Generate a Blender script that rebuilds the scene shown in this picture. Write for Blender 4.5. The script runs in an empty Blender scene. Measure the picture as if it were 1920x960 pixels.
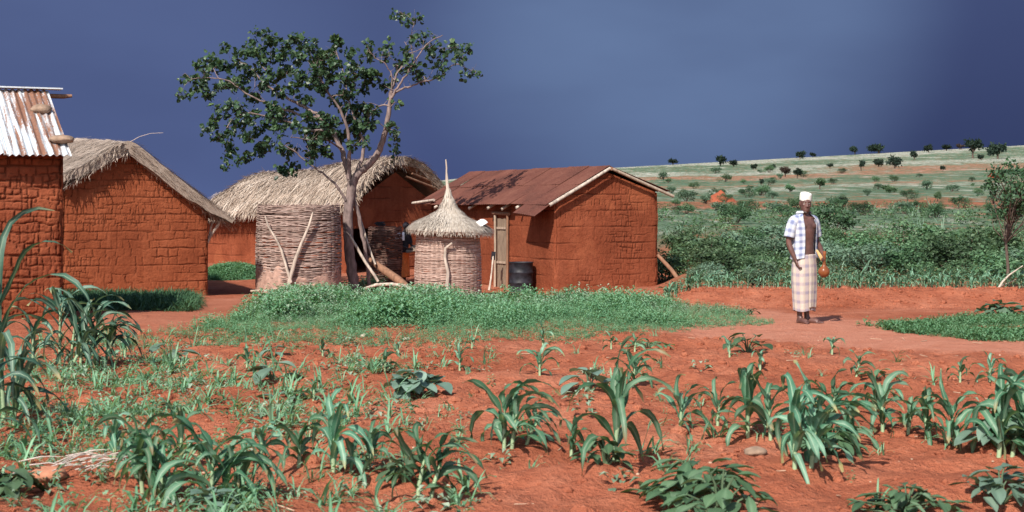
import bpy, math, random
import numpy as np
from mathutils import Vector, Matrix

random.seed(7)
RNG = np.random.default_rng(11)
SC = bpy.context.scene
COL = SC.collection
F = 2900.0            # focal length in photograph pixels
HZ = 385.0            # eye level row
CZ = 1.6              # eye height


def sstep(a, b, x):
    t = np.clip((np.asarray(x, float) - a) / (b - a), 0, 1)
    return t * t * (3 - 2 * t)


# ---------------------------------------------------------------- noise
def _hash(ix, iy, seed):
    h = (ix.astype(np.int64) * 374761393 + iy.astype(np.int64) * 668265263 + seed * 1442695041) & 0xFFFFFFFF
    h = ((h ^ (h >> 13)) * 1274126177) & 0xFFFFFFFF
    return ((h ^ (h >> 16)) & 0xFFFF) / 65535.0


def vnoise(x, y, seed=0):
    x = np.asarray(x, float); y = np.asarray(y, float)
    ix = np.floor(x); iy = np.floor(y)
    fx = x - ix; fy = y - iy
    fx = fx * fx * (3 - 2 * fx); fy = fy * fy * (3 - 2 * fy)
    a = _hash(ix, iy, seed); b = _hash(ix + 1, iy, seed)
    c = _hash(ix, iy + 1, seed); d = _hash(ix + 1, iy + 1, seed)
    return (a * (1 - fx) + b * fx) * (1 - fy) + (c * (1 - fx) + d * fx) * fy


def fbm(x, y, seed=0, oct=4):
    s = 0; a = .5; t = 0
    for i in range(oct):
        s = s + a * (vnoise(x, y, seed + i * 17) - .5); t += a
        x = np.asarray(x) * 2.03 + 5.1; y = np.asarray(y) * 2.03 - 3.7; a *= .5
    return s / t          # about -.5 .. .5


# ---------------------------------------------------------------- terrain
LY = [-80, 8, 14, 18, 20, 23, 28, 33, 36, 42, 48, 60]
LZ = [0, 0, .0, .05, .07, .03, -.16, -.33, -.43, -.30, -.12, .15]
RY = [-80, 8, 14, 18, 20, 23.2, 24.0, 24.8, 26, 30, 34, 40, 60]
RZ = [0, 0, .0, .05, .07, .02, .02, .25, .20, .10, .04, .15, .67]
FY = [50, 60, 90, 120, 150, 200, 250, 320, 400, 460, 520]
FO = [-70, -45, 0, 18, 30, 44, 55, 68, 80, 88, 95]


def band_of(y):
    return np.interp(y, FY, FO)


def path_mask(x, y):
    n = fbm(x * .8, y * .8, 5) * 1.6
    # trodden path: past the man and away to the lower right
    c = np.interp(y, [15.5, 17, 18.5, 20, 22, 23.5], [9.5, 6.2, 4.4, 3.6, 3.2, 2.9])
    hw = np.interp(y, [15.5, 17, 18.5, 20, 22, 23.5], [1.4, 2.2, 2.4, 1.5, 1.2, 1.0])
    p = 1 - sstep(.7, 1.25, np.abs(x - c) / hw + n * .5)
    p = p * sstep(14.9, 16.2, y + n * .6) * (1 - sstep(23.0, 24.0, y))
    c2 = np.interp(y, [17, 20, 26, 34], [-4.3, -4.9, -5.3, -4.6])
    q = 1 - sstep(.6, 1.2, np.abs(x - c2) / .9 + n * .4)
    q = q * sstep(18, 20, y) * (1 - sstep(60, 70, y))
    return np.clip(np.maximum(p, .35 * q), 0, 1)  # left path kept less pale, its shade put into the colour


def G(x, y):
    x = np.asarray(x, float); y = np.asarray(y, float)
    u = x / np.maximum(y, 4.0)
    L = np.interp(y, LY, LZ); R = np.interp(y, RY, RZ)
    w = sstep(.088, .125, u + fbm(x * .5, y * .5, 3) * .02)
    z = L * (1 - w) + R * w
    # far slope
    off = band_of(y)
    s = np.clip(np.where(u > 0, .634 + 1.679 * u, .634 + 3.0 * u), .08, 1.3)
    off = np.where(off > 0, off * s, off)
    zf = CZ + off * np.minimum(y, 520) / F - np.maximum(y - 520, 0) * .02
    k = sstep(48, 66, y)
    z = z * (1 - k) + zf * k
    # field tilled in the foreground
    near = 1 - sstep(18.0, 20.5, y)
    pm = path_mask(x, y)
    wv = y + .25 * np.sin(x * .45 + .6) + .10 * x + fbm(x * .6, y * .6, 9) * 1.4
    fur = np.sin(wv * 2 * math.pi / 1.75)
    fur = np.sign(fur) * np.abs(fur) ** .8
    z = z + near * (1 - pm) * (.045 * fur * sstep(3, 6, y) * (1 - .6 * sstep(13, 18, y)))
    rough = near * (1 - .85 * pm) + .25 * sstep(18.5, 20, y) * (1 - sstep(30, 40, y)) * (1 - pm)
    z = z + rough * (.11 * fbm(x * 1.7, y * 1.7, 21, 3) + .085 * fbm(x * 4.5, y * 4.5, 33, 4) + .05 * np.maximum(fbm(x * 10, y * 10, 37, 2), 0))
    z = z + fbm(x * .12, y * .12, 41, 3) * .12 * sstep(26, 45, y)
    # bank of loose red earth is lumpy
    bank = w * np.exp(-((y - 24.9) / 1.0) ** 2)
    z = z + bank * (.10 * fbm(x * .9, y * .9, 55) + .09 * fbm(x * 4, y * 4, 57))
    # heaped earth at the foot of the iron roofed house
    z = z + .22 * np.exp(-((x - 2.9) / 1.2) ** 2 - ((y - 31.5) / 1.6) ** 2)
    return z


def g1(x, y):
    return float(G(np.array([x]), np.array([y]))[0])


def at(px, py):
    """point of the ground that the photograph shows at this pixel"""
    ys = np.concatenate([np.arange(5, 60, .05), np.arange(60, 560, 1.0)])
    xs = (px - 960) / F * ys
    zs = CZ + (HZ - py) / F * ys
    d = G(xs, ys) - zs
    i = int(np.argmax(d > 0)) if (d > 0).any() else len(ys) - 1
    return Vector((xs[i], ys[i], float(G(xs[i:i + 1], ys[i:i + 1])[0])))


def W(px, py, Y):
    return Vector(((px - 960) / F * Y, Y, CZ + (HZ - py) / F * Y))


# ---------------------------------------------------------------- mesh builder
class MB:
    def __init__(self):
        self.V = []; self.L = []; self.S = []; self.T = []; self.U = []; self.M = []; self.n = 0

    def add(self, v, faces, tint=0.5, uv=None, mi=0):
        """v (n,3), faces (k,3|4) index array, tint scalar or (n,), uv (n,2)"""
        v = np.asarray(v, float).reshape(-1, 3); f = np.asarray(faces, int)
        self.V.append(v); self.L.append((f + self.n).ravel())
        self.S.append(np.full(len(f), f.shape[1])); self.M.append(np.full(len(f), mi))
        t = np.empty(len(v)); t[:] = tint; self.T.append(t)
        self.U.append(np.zeros((len(v), 2)) if uv is None else np.asarray(uv, float).reshape(-1, 2))
        self.n += len(v)
        return self

    def grid(self, P, tint=.5, uv=None, closed=False, mi=0):
        P = np.asarray(P, float); n, m = P.shape[:2]
        idx = np.arange(n * m).reshape(n, m)
        if closed:
            idx = np.concatenate([idx, idx[:, :1]], 1)
        f = np.stack([idx[:-1, :-1], idx[:-1, 1:], idx[1:, 1:], idx[1:, :-1]], -1).reshape(-1, 4)
        if uv is not None: uv = np.asarray(uv).reshape(-1, 2)
        if not np.isscalar(tint): tint = np.asarray(tint).ravel()
        return self.add(P.reshape(-1, 3), f, tint, uv, mi)

    def tube(self, pts, rad, seg=8, tint=.5, cap=True):
        pts = [Vector(p) for p in pts]; n = len(pts)
        if np.isscalar(rad): rad = [rad] * n
        rings = []; prev = None
        for i, p in enumerate(pts):
            d = (pts[min(i + 1, n - 1)] - pts[max(i - 1, 0)]).normalized()
            if prev is None:
                a = d.cross(Vector((0, 0, 1)))
                if a.length < .05: a = d.cross(Vector((1, 0, 0)))
                a.normalize()
            else:
                a = (prev - d * prev.dot(d)).normalized()
            prev = a; b = d.cross(a)
            r = rad[i]; rx, ry = (r, r) if np.isscalar(r) else r
            rings.append([p + a * (rx * math.cos(t)) + b * (ry * math.sin(t)) for t in np.arange(seg) * 2 * math.pi / seg])
        self.grid(np.array([[list(v) for v in r] for r in rings])[:, ::-1], tint, closed=True)
        if cap:
            for k, r in ((0, rings[0]), (-1, rings[-1])):
                c = sum(r, Vector()) / seg
                vs = [list(c)] + [list(v) for v in r]
                fs = [[0, i + 1, (i + 1) % seg + 1] for i in range(seg)]
                if k == 0: fs = [x[::-1] for x in fs]
                self.add(vs, [x[::-1] for x in fs] if False else fs, tint)
        return self

    def loft(self, secs, seg=20, tint=.5, uvscale=None):
        """secs: (cx,cy,cz,rx,ry) horizontal ellipses"""
        a = np.arange(seg) * 2 * math.pi / seg
        P = np.array([[[c[0] + c[3] * math.cos(t), c[1] + c[4] * math.sin(t), c[2]] for t in a] for c in secs])
        self.grid(P, tint, closed=True)
        for k in (0, -1):
            c = P[k].mean(0)
            fs = [[0, i + 1, (i + 1) % seg + 1] for i in range(seg)]
            if k == 0: fs = [x[::-1] for x in fs]
            self.add(np.vstack([c, P[k]]), fs, tint)
        return self

    def ball(self, c, r, seg=14, rings=9, tint=.5, rot=None):
        r = (r, r, r) if np.isscalar(r) else r
        th = np.linspace(.02, math.pi - .02, rings); ph = np.arange(seg) * 2 * math.pi / seg
        P = np.stack([np.sin(th)[:, None] * np.cos(ph) * r[0], np.sin(th)[:, None] * np.sin(ph) * r[1],
                      np.cos(th)[:, None] * np.ones(seg) * r[2]], -1)
        if rot is not None: P = P @ np.array(rot.to_matrix() if hasattr(rot, 'to_matrix') else rot).T
        P = P + np.array(c)
        return self.grid(P[::-1], tint, closed=True)

    def box(self, c, size, ax=None, tint=.5, bev=0):
        """c centre, size full lengths, ax 3 axes"""
        ax = ax or (Vector((1, 0, 0)), Vector((0, 1, 0)), Vector((0, 0, 1)))
        c = Vector(c); v = []
        for k in (-1, 1):
            for j in (-1, 1):
                for i in (-1, 1):
                    v.append(list(c + ax[0] * (i * size[0] / 2) + ax[1] * (j * size[1] / 2) + ax[2] * (k * size[2] / 2)))
        return self.add(v, [[0, 2, 3, 1], [4, 5, 7, 6], [0, 1, 5, 4], [2, 6, 7, 3], [0, 4, 6, 2], [1, 3, 7, 5]], tint)

    def build(self, name, mat, parent=None, smooth=True, loc=None):
        """loc: world position of the origin (vertices are given in world coordinates);
        with a parent the parent's location is taken off"""
        V = np.concatenate(self.V)
        if parent is not None and loc is None:
            q = parent
            while q is not None:
                V = V - np.array(q.location); q = q.parent
        elif loc is not None:
            V = V - np.array(loc)
        me = bpy.data.meshes.new(name)
        L = np.concatenate(self.L); S = np.concatenate(self.S)
        me.vertices.add(len(V)); me.vertices.foreach_set('co', V.astype(np.float32).ravel())
        me.loops.add(len(L)); me.loops.foreach_set('vertex_index', L.astype(np.int32))
        me.polygons.add(len(S))
        st = np.concatenate([[0], np.cumsum(S)[:-1]])
        me.polygons.foreach_set('loop_start', st.astype(np.int32))
        me.polygons.foreach_set('loop_total', S.astype(np.int32))
        me.polygons.foreach_set('material_index', np.concatenate(self.M).astype(np.int32))
        me.polygons.foreach_set('use_smooth', np.full(len(S), bool(smooth)))
        me.update(calc_edges=True)
        uv = me.uv_layers.new(name='UVMap')
        uv.data.foreach_set('uv', np.concatenate(self.U)[L].astype(np.float32).ravel())
        at_ = me.attributes.new('tint', 'FLOAT', 'POINT')
        at_.data.foreach_set('value', np.concatenate(self.T).astype(np.float32))
        for m in (mat if isinstance(mat, (list, tuple)) else [mat]):
            me.materials.append(m)
        me.validate()
        o = bpy.data.objects.new(name, me); COL.objects.link(o)
        if parent is not None: o.parent = parent
        elif loc is not None: o.location = loc
        return o


def tag(o, label=None, cat=None, group=None, kind=None):
    if label: o['label'] = label
    if cat: o['category'] = cat
    if group: o['group'] = group
    if kind: o['kind'] = kind
    return o


def thing(name, label, cat, loc=(0, 0, 0), rotz=0, group=None):
    o = bpy.data.objects.new(name, None); COL.objects.link(o)
    o.location = loc; o.rotation_euler = (0, 0, rotz); o.empty_display_size = .2
    return tag(o, label, cat, group)


def dup(root, loc, rotz=0, scale=1, label=None):
    r = root.copy(); COL.objects.link(r); r.location = loc; r.rotation_euler = (0, 0, rotz)
    r.scale = (scale,) * 3 if np.isscalar(scale) else scale
    if label: r['label'] = label
    for ch in list(root.children):
        c = ch.copy(); COL.objects.link(c); c.parent = r
        for g in ch.children:
            d = g.copy(); COL.objects.link(d); d.parent = c
    return r


# ---------------------------------------------------------------- materials
class MT:
    def __init__(self, name):
        self.m = bpy.data.materials.new(name); self.m.use_nodes = True
        self.t = self.m.node_tree; self.N = self.t.nodes; self.b = self.N['Principled BSDF']
        self.b.inputs['Specular IOR Level'].default_value = .25
        self._tc = None

    def link(self, a, b): self.t.links.new(a, b)

    def tc(self, k='Object'):
        if self._tc is None: self._tc = self.N.new('ShaderNodeTexCoord')
        return self._tc.outputs[k]

    def pos(self):
        return self.N.new('ShaderNodeNewGeometry').outputs['Position']

    def attr(self, n):
        a = self.N.new('ShaderNodeAttribute'); a.attribute_name = n; return a.outputs['Fac']

    def mapping(self, v, scale=(1, 1, 1), rot=(0, 0, 0)):
        m = self.N.new('ShaderNodeMapping'); m.inputs['Scale'].default_value = scale
        m.inputs['Rotation'].default_value = rot; self.link(v, m.inputs['Vector']); return m.outputs[0]

    def noise(self, v, scale, detail=3, rough=.55, dist=0):
        n = self.N.new('ShaderNodeTexNoise'); n.inputs['Scale'].default_value = scale
        n.inputs['Detail'].default_value = detail; n.inputs['Roughness'].default_value = rough
        n.inputs['Distortion'].default_value = dist
        self.link(v, n.inputs['Vector']); return n.outputs['Fac']

    def voro(self, v, scale, feature='F1', rand=1):
        n = self.N.new('ShaderNodeTexVoronoi'); n.feature = feature; n.inputs['Scale'].default_value = scale
        n.inputs['Randomness'].default_value = rand
        self.link(v, n.inputs['Vector']); return n.outputs['Distance']

    def val(self, x, sock):
        if hasattr(x, 'is_linked') or hasattr(x, 'links'): self.link(x, sock)
        else: sock.default_value = x

    def math(self, op, a, b=0.0, clamp=False):
        n = self.N.new('ShaderNodeMath'); n.operation = op; n.use_clamp = clamp
        self.val(a, n.inputs[0]); self.val(b, n.inputs[1]); return n.outputs[0]

    def ramp(self, f, stops, interp='LINEAR'):
        r = self.N.new('ShaderNodeValToRGB'); e = r.color_ramp.elements; r.color_ramp.interpolation = interp
        while len(e) < len(stops): e.new(.5)
        for i, (p, c) in enumerate(stops):
            e[i].position = p; e[i].color = (c, c, c, 1) if np.isscalar(c) else (*c, 1)
        self.link(f, r.inputs[0]); return r.outputs[0]

    def mix(self, f, a, b, mode='MIX'):
        n = self.N.new('ShaderNodeMix'); n.data_type = 'RGBA'; n.blend_type = mode
        self.val(f, n.inputs[0])
        for x, s in ((a, n.inputs[6]), (b, n.inputs[7])):
            if isinstance(x, tuple): s.default_value = (*x, 1)
            else: self.link(x, s)
        return n.outputs[2]

    def bump(self, h, strength=.5, dist=.02):
        n = self.N.new('ShaderNodeBump'); n.inputs['Strength'].default_value = strength
        n.inputs['Distance'].default_value = dist; self.link(h, n.inputs['Height'])
        self.link(n.outputs[0], self.b.inputs['Normal']); return self

    def color(self, c):
        if isinstance(c, tuple): self.b.inputs['Base Color'].default_value = (*c, 1)
        else: self.link(c, self.b.inputs['Base Color'])
        return self

    def rough(self, r):
        self.val(r, self.b.inputs['Roughness']); return self

    def leafy(self, c, amount=.3, tcol=None):
        """adds light passing through a thin leaf"""
        tr = self.N.new('ShaderNodeBsdfTranslucent'); mx = self.N.new('ShaderNodeMixShader')
        if isinstance(c, tuple): tr.inputs[0].default_value = (*c, 1)
        else: self.link(c, tr.inputs[0])
        mx.inputs[0].default_value = amount
        out = self.N['Material Output']
        self.link(self.b.outputs[0], mx.inputs[1]); self.link(tr.outputs[0], mx.inputs[2])
        self.link(mx.outputs[0], out.inputs['Surface']); return self


def leaf_mat(name, a, b, c=None, rough=.5, tr=.25, spec=.35, tip=False):
    t = MT(name); tint = t.attr('tint')
    n = t.noise(t.pos(), 9.0, 2)
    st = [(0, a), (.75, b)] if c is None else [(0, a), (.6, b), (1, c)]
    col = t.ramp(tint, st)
    col = t.mix(t.ramp(n, [(.3, .0), (.7, .45)]), col, tuple(x * .6 for x in a))
    if tip:
        sx = t.N.new('ShaderNodeSeparateXYZ'); t.link(t.tc('UV'), sx.inputs[0])
        f = t.math('ADD', sx.outputs[1], t.math('MULTIPLY', t.math('SUBTRACT', t.noise(t.pos(), 5.0, 3), .5), .5))
        col = t.mix(t.ramp(f, [(.86, 0.0), (.97, .9)]), col, (.36, .27, .13))
        e = t.math('ABSOLUTE', sx.outputs[0]); col = t.mix(t.ramp(e, [(.0, .75), (.16, 0.0)]), col, (.42, .52, .36))
        vn = t.noise(t.mapping(t.tc('UV'), (26, 1.2, 1)), 1.0, 2); col = t.mix(t.ramp(vn, [(.45, 0.0), (.7, .35)]), col, tuple(x * .55 for x in a))
    oi = t.N.new('ShaderNodeObjectInfo'); hv = t.N.new('ShaderNodeHueSaturation')
    t.link(t.math('ADD', t.math('MULTIPLY', oi.outputs['Random'], .6), .72), hv.inputs['Value'])
    t.link(t.math('ADD', t.math('MULTIPLY', oi.outputs['Random'], .04), .485), hv.inputs['Hue'])
    t.link(col, hv.inputs['Color']); col = hv.outputs[0]
    t.color(col).rough(rough); t.b.inputs['Specular IOR Level'].default_value = spec
    t.leafy(t.mix(1.0, col, (1.25, 1.1, .55), 'MULTIPLY'), tr); return t.m


def plain(name, c, var=.35, scale=12, rough=.8, bumpd=.004, stretch=(1, 1, 1), bs=.5):
    t = MT(name); v = t.mapping(t.tc(), stretch)
    n = t.noise(v, scale, 4, .6)
    col = t.mix(t.ramp(n, [(.3, 0.0), (.7, 1.0)]), tuple(x * (1 - var) for x in c), tuple(min(1, x * (1 + var)) for x in c))
    t.color(col).rough(rough).bump(n, bs, bumpd); return t.m


M = {}


def mud_mat(name, dark, mid, light):
    t = MT(name); p = t.tc(); tint = t.attr('tint')
    n1 = t.noise(p, 1.1, 4, .6); n2 = t.noise(p, 14, 4, .65); n3 = t.noise(p, 60, 2)
    col = t.ramp(n1, [(.3, dark), (.52, mid), (.75, light)])
    col = t.mix(t.ramp(n2, [(.35, .45), (.65, 0.0)]), col, tuple(x * .7 for x in dark))
    streak = t.noise(t.mapping(p, (5, 5, .5)), 1.0, 3)
    col = t.mix(t.ramp(streak, [(.5, 0.0), (.75, .35)]), col, light)
    # joints and cracks darken with depth: shade painted into the wall colour
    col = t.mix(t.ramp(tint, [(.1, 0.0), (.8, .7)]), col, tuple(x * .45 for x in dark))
    sx = t.N.new('ShaderNodeSeparateXYZ'); t.link(t.tc('UV'), sx.inputs[0])
    ft = t.math('ADD', sx.outputs[1], t.math('MULTIPLY', t.noise(p, 3.2, 4, .6), -.75))
    col = t.mix(t.ramp(t.math('ADD', ft, .95), [(.1, .6), (.32, 0.0)]), col, (.36, .125, .065))
    pt = t.noise(p, .9, 3, .5); col = t.mix(t.ramp(pt, [(.6, 0.0), (.66, .3)]), col, (.37, .115, .052))
    t.color(col).rough(.95)
    t.b.inputs['Specular IOR Level'].default_value = .1
    t.bump(t.math('ADD', n2, t.math('MULTIPLY', n3, .4)), .9, .02)
    return t.m


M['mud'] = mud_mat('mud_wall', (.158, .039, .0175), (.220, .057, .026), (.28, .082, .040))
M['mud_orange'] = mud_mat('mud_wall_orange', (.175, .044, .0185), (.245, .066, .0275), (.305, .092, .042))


def straw_mat(name, a, b, c):
    t = MT(name); tint = t.attr('tint'); p = t.tc()
    col = t.ramp(tint, [(0, a), (.5, b), (1, c)])
    n = t.noise(p, 2.2, 4); col = t.mix(t.ramp(n, [(.35, .5), (.65, 0.0)]), col, a)
    n2 = t.noise(p, 45, 3)
    col = t.mix(t.ramp(n2, [(.35, .35), (.65, 0.0)]), col, tuple(x * .5 for x in a))
    t.color(col).rough(.9).bump(n2, .7, .012); t.b.inputs['Specular IOR Level'].default_value = .15
    return t.m


M['straw'] = straw_mat('thatch_straw', (.27, .195, .145), (.55, .435, .345), (.78, .67, .56))
M['straw_old'] = straw_mat('old_thatch_straw', (.22, .165, .13), (.49, .395, .325), (.74, .635, .54))
M['straw_grey'] = straw_mat('grey_thatch_straw', (.32, .265, .215), (.52, .45, .375), (.68, .61, .53))


def soil_material():
    t = MT('red_soil'); p = t.pos(); path = t.attr('path'); green = t.attr('green'); far = t.attr('far'); k = t.attr('fark')
    n1 = t.noise(p, .55, 4, .6); n2 = t.noise(p, 3.5, 5, .65); n3 = t.noise(p, 22, 4, .7); n4 = t.noise(p, 90, 2)
    soil = t.ramp(n1, [(.3, (.30, .088, .044)), (.5, (.385, .125, .067)), (.72, (.46, .178, .106))])
    soil = t.mix(t.ramp(n2, [(.35, .55), (.6, 0.0)]), soil, (.235, .061, .031))
    dk = t.noise(p, 9.0, 5, .75); soil = t.mix(t.ramp(dk, [(.54, 0.0), (.66, .55)]), soil, (.19, .05, .026))
    soil = t.mix(t.ramp(n3, [(.55, 0.0), (.75, .5)]), soil, (.49, .20, .125))
    pth = t.ramp(n2, [(.3, (.44, .166, .100)), (.7, (.54, .240, .158))])
    pth = t.mix(t.ramp(n3, [(.4, .4), (.6, 0.0)]), pth, (.39, .138, .084))
    soil = t.mix(path, soil, pth)
    # pale grit
    vg = t.voro(p, 7.0); soil = t.mix(t.ramp(vg, [(.03, .7), (.06, 0.0)]), soil, (.52, .30, .20))
    gm = t.math('MULTIPLY', green, t.ramp(t.noise(p, 1.4, 5, .7), [(.38, 0.0), (.56, 1.0)]))
    gcol = t.ramp(n3, [(.3, (.035, .075, .035)), (.7, (.10, .17, .085))])
    nearc = t.mix(gm, soil, gcol)
    # far fields: strips of crop, dry grass and bare red earth
    w1 = t.noise(t.mapping(p, (.03, .010, .02)), 1.0, 4, .6)
    fw = t.noise(t.mapping(p, (.35, .09, .1)), 1.0, 5, .7)
    ft = t.noise(t.mapping(p, (1.3, .45, .4)), 1.0, 5, .75)
    f2 = t.math('ADD', far, t.math('MULTIPLY', t.math('SUBTRACT', w1, .5), .30))
    f2 = t.math('ADD', f2, t.math('MULTIPLY', t.math('SUBTRACT', fw, .5), .20))
    ga = (.085, .140, .088); gb = (.150, .205, .135); cr = (.42, .42, .35); rd = (.33, .115, .065); pk = (.36, .17, .11)
    fc = t.ramp(f2, [(0, ga), (.30, gb), (.37, ga), (.40, rd), (.46, rd), (.49, gb), (.54, ga), (.58, gb), (.605, cr), (.63, gb), (.655, pk), (.67, gb), (.72, ga),
                     (.75, gb), (.765, pk), (.81, pk), (.83, gb), (.845, cr), (.875, cr), (.89, gb), (.92, ga), (.955, gb), (.97, cr), (1, cr)])
    fc = t.mix(t.ramp(ft, [(.44, 0.0), (.60, .9)]), fc, (.052, .098, .052))
    fc = t.mix(t.ramp(t.noise(t.mapping(p, (.9, .3, .4)), 2.2, 5, .8), [(.55, 0.0), (.62, .75)]), fc, (.035, .06, .034))
    fc = t.mix(t.ramp(fw, [(.55, 0.0), (.66, .62)]), fc, cr)
    fc = t.mix(t.ramp(t.noise(t.mapping(p, (.5, .2, .2)), 1.7, 5, .75), [(.54, 0.0), (.63, .8)]), fc, (.29, .125, .07))
    col = t.mix(k, nearc, fc)
    t.color(col).rough(.97); t.b.inputs['Specular IOR Level'].default_value = .1
    h = t.math('ADD', t.math('MULTIPLY', n3, .7), t.math('MULTIPLY', n4, .15))
    t.bump(t.math('ADD', h, n2), 1.0, .07)
    return t.m


M['soil'] = soil_material()


def iron_mat(name, rusty):
    t = MT(name); uv = t.tc('UV'); p = t.tc()
    sv = t.mapping(uv, (7.0, .35, 1)) ; n = t.noise(sv, 1.0, 5, .65, .3)
    n2 = t.noise(t.mapping(uv, (28, 2.0, 1)), 1.0, 3); n3 = t.noise(p, 30, 4, .7)
    if rusty:
        a = t.ramp(t.noise(p, 1.3, 4, .6), [(.3, (.070, .024, .017)), (.5, (.105, .034, .023)), (.7, (.145, .054, .036))])
        a = t.mix(t.ramp(n3, [(.45, 0.0), (.7, .5)]), a, (.21, .095, .065))
        a = t.mix(t.ramp(n, [(.55, 0.0), (.7, .5)]), a, (.10, .035, .022))
        t.color(a).rough(.8)
    else:
        zinc = t.ramp(n2, [(.3, (.50, .55, .58)), (.7, (.68, .73, .75))])
        rust = t.ramp(n3, [(.3, (.12, .042, .02)), (.7, (.27, .115, .055))])
        f = t.math('ADD', n, t.math('MULTIPLY', t.math('SUBTRACT', n3, .5), .25))
        c = t.mix(t.ramp(f, [(.47, 0.0), (.56, .95)]), zinc, rust)
        t.color(c).rough(.55); t.b.inputs['Metallic'].default_value = .15
    t.bump(n3, .3, .004); return t.m


M['iron'] = iron_mat('rust_streaked_iron', False)
M['rust'] = iron_mat('rusty_iron', True)


def weave_mat(name, a, b, c, mudline=None):
    t = MT(name); tint = t.attr('tint'); p = t.tc()
    n = t.noise(t.mapping(p, (6, 6, 26)), 1.0, 4, .65)
    col = t.ramp(t.math('ADD', t.math('MULTIPLY', tint, .5), t.math('MULTIPLY', n, .55)), [(.25, a), (.5, b), (.78, c)])
    t.color(col).rough(.9).bump(n, .5, .01); t.b.inputs['Specular IOR Level'].default_value = .15
    return t.m


M['weave'] = weave_mat('woven_twigs', (.125, .082, .068), (.255, .175, .145), (.43, .32, .275))
M['weave_light'] = weave_mat('pale_woven_twigs', (.25, .165, .13), (.39, .265, .215), (.53, .39, .325))
M['weave_dark'] = weave_mat('dark_woven_twigs', (.05, .028, .022), (.105, .058, .045), (.20, .12, .095))
M['daub'] = plain('mud_daub', (.36, .225, .175), .35, 9, .95, .02)
M['bark'] = plain('grey_brown_bark', (.185, .135, .122), .5, 14, .9, .02, (1, 1, .35))
M['wood'] = plain('weathered_wood', (.34, .255, .19), .35, 16, .85, .008, (1, 1, .2))
M['wood_pale'] = plain('pale_stripped_wood', (.40, .325, .265), .45, 16, .8, .006, (1, 1, .2))
M['wood_brown'] = plain('brown_wood', (.22, .115, .07), .35, 16, .85, .01, (1, 1, .2))
M['door'] = plain('grey_door_plank', (.21, .15, .105), .45, 8, .85, .006, (6, 6, .6))
M['drum'] = plain('blackened_steel', (.018, .017, .022), .6, 9, .5, .004)
M['stone'] = plain('brown_stone', (.25, .17, .12), .35, 10, .95, .03)
M['white'] = plain('white_enamel', (.78, .74, .70), .08, 10, .5, .002)
M['dark'] = plain('dark_cloth', (.022, .02, .024), .5, 10, .9, .004)
# ---------------------------------------------------------------- world, sun, camera
SUN_EL, SUN_AZ = math.radians(43), math.radians(24)      # behind the viewer, to the left
SDIR = Vector((-math.sin(SUN_AZ) * math.cos(SUN_EL), -math.cos(SUN_AZ) * math.cos(SUN_EL), math.sin(SUN_EL)))


def make_world():
    w = bpy.data.worlds.new('World'); SC.world = w; w.use_nodes = True
    t = w.node_tree; N = t.nodes; lk = t.links.new
    for n in list(N): N.remove(n)
    out = N.new('ShaderNodeOutputWorld')
    sky = N.new('ShaderNodeTexSky'); sky.sky_type = 'NISHITA'; sky.sun_disc = False
    sky.sun_elevation = SUN_EL; sky.sun_rotation = math.atan2(SDIR.x, SDIR.y)
    b1 = N.new('ShaderNodeBackground'); b1.inputs[1].default_value = .13; lk(sky.outputs[0], b1.inputs[0])
    tc = N.new('ShaderNodeTexCoord'); g = tc.outputs['Generated']
    sep = N.new('ShaderNodeSeparateXYZ'); lk(g, sep.inputs[0])

    def mr(v, a, b, c=0., d=1.):
        n = N.new('ShaderNodeMapRange'); n.interpolation_type = 'SMOOTHSTEP'
        for i, x in ((1, a), (2, b), (3, c), (4, d)): n.inputs[i].default_value = x
        lk(v, n.inputs[0]); return n.outputs[0]

    def mix(f, a, b):
        n = N.new('ShaderNodeMix'); n.data_type = 'RGBA'
        if isinstance(f, float): n.inputs[0].default_value = f
        else: lk(f, n.inputs[0])
        for x, s in ((a, n.inputs[6]), (b, n.inputs[7])):
            if isinstance(x, tuple): s.default_value = (*x, 1)
            else: lk(x, s)
        return n.outputs[2]

    def dotdir(px, py):
        d = Vector(((px - 960) / F, 1, (HZ - py) / F)).normalized()
        n = N.new('ShaderNodeVectorMath'); n.operation = 'DOT_PRODUCT'; lk(g, n.inputs[0])
        n.inputs[1].default_value = d; return n.outputs['Value']
    # rain cloud ahead: slate blue, thinner high up, heavy and dark low on the right
    el = mr(sep.outputs['Z'], .015, .13)
    az = mr(sep.outputs['X'], -.34, .34)
    low = mix(az, (.057, .081, .195), (.0245, .0350, .092))
    high = mix(az, (.057, .081, .180), (.038, .054, .130))
    c = mix(el, low, high)
    c = mix(mr(dotdir(1270, -10), .982, 1.0, 0, .92), c, (.100, .150, .272))
    c = mix(mr(dotdir(230, 190), .985, 1.0, 0, .5), c, (.073, .103, .218))
    nz = N.new('ShaderNodeTexNoise'); nz.inputs['Scale'].default_value = 3.2; nz.inputs['Detail'].default_value = 4
    mp = N.new('ShaderNodeMapping'); mp.inputs['Scale'].default_value = (1, 1, 2.6); lk(g, mp.inputs[0]); lk(mp.outputs[0], nz.inputs['Vector'])
    c = mix(mr(nz.outputs['Fac'], .38, .68, 0, .30), c, (.031, .042, .108))
    b2 = N.new('ShaderNodeBackground'); lk(c, b2.inputs[0]); b2.inputs[1].default_value = 1.0
    mx = N.new('ShaderNodeMixShader'); lk(mr(sep.outputs['Y'], .05, .45), mx.inputs[0])
    lk(b1.outputs[0], mx.inputs[1]); lk(b2.outputs[0], mx.inputs[2]); lk(mx.outputs[0], out.inputs[0])


make_world()
sl = bpy.data.lights.new('sun', 'SUN'); sl.energy = 5.0; sl.angle = math.radians(.6); sl.color = (1, .945, .86)
so = bpy.data.objects.new('sun', sl); COL.objects.link(so)
so.rotation_euler = (-SDIR).to_track_quat('-Z', 'Y').to_euler()

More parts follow.
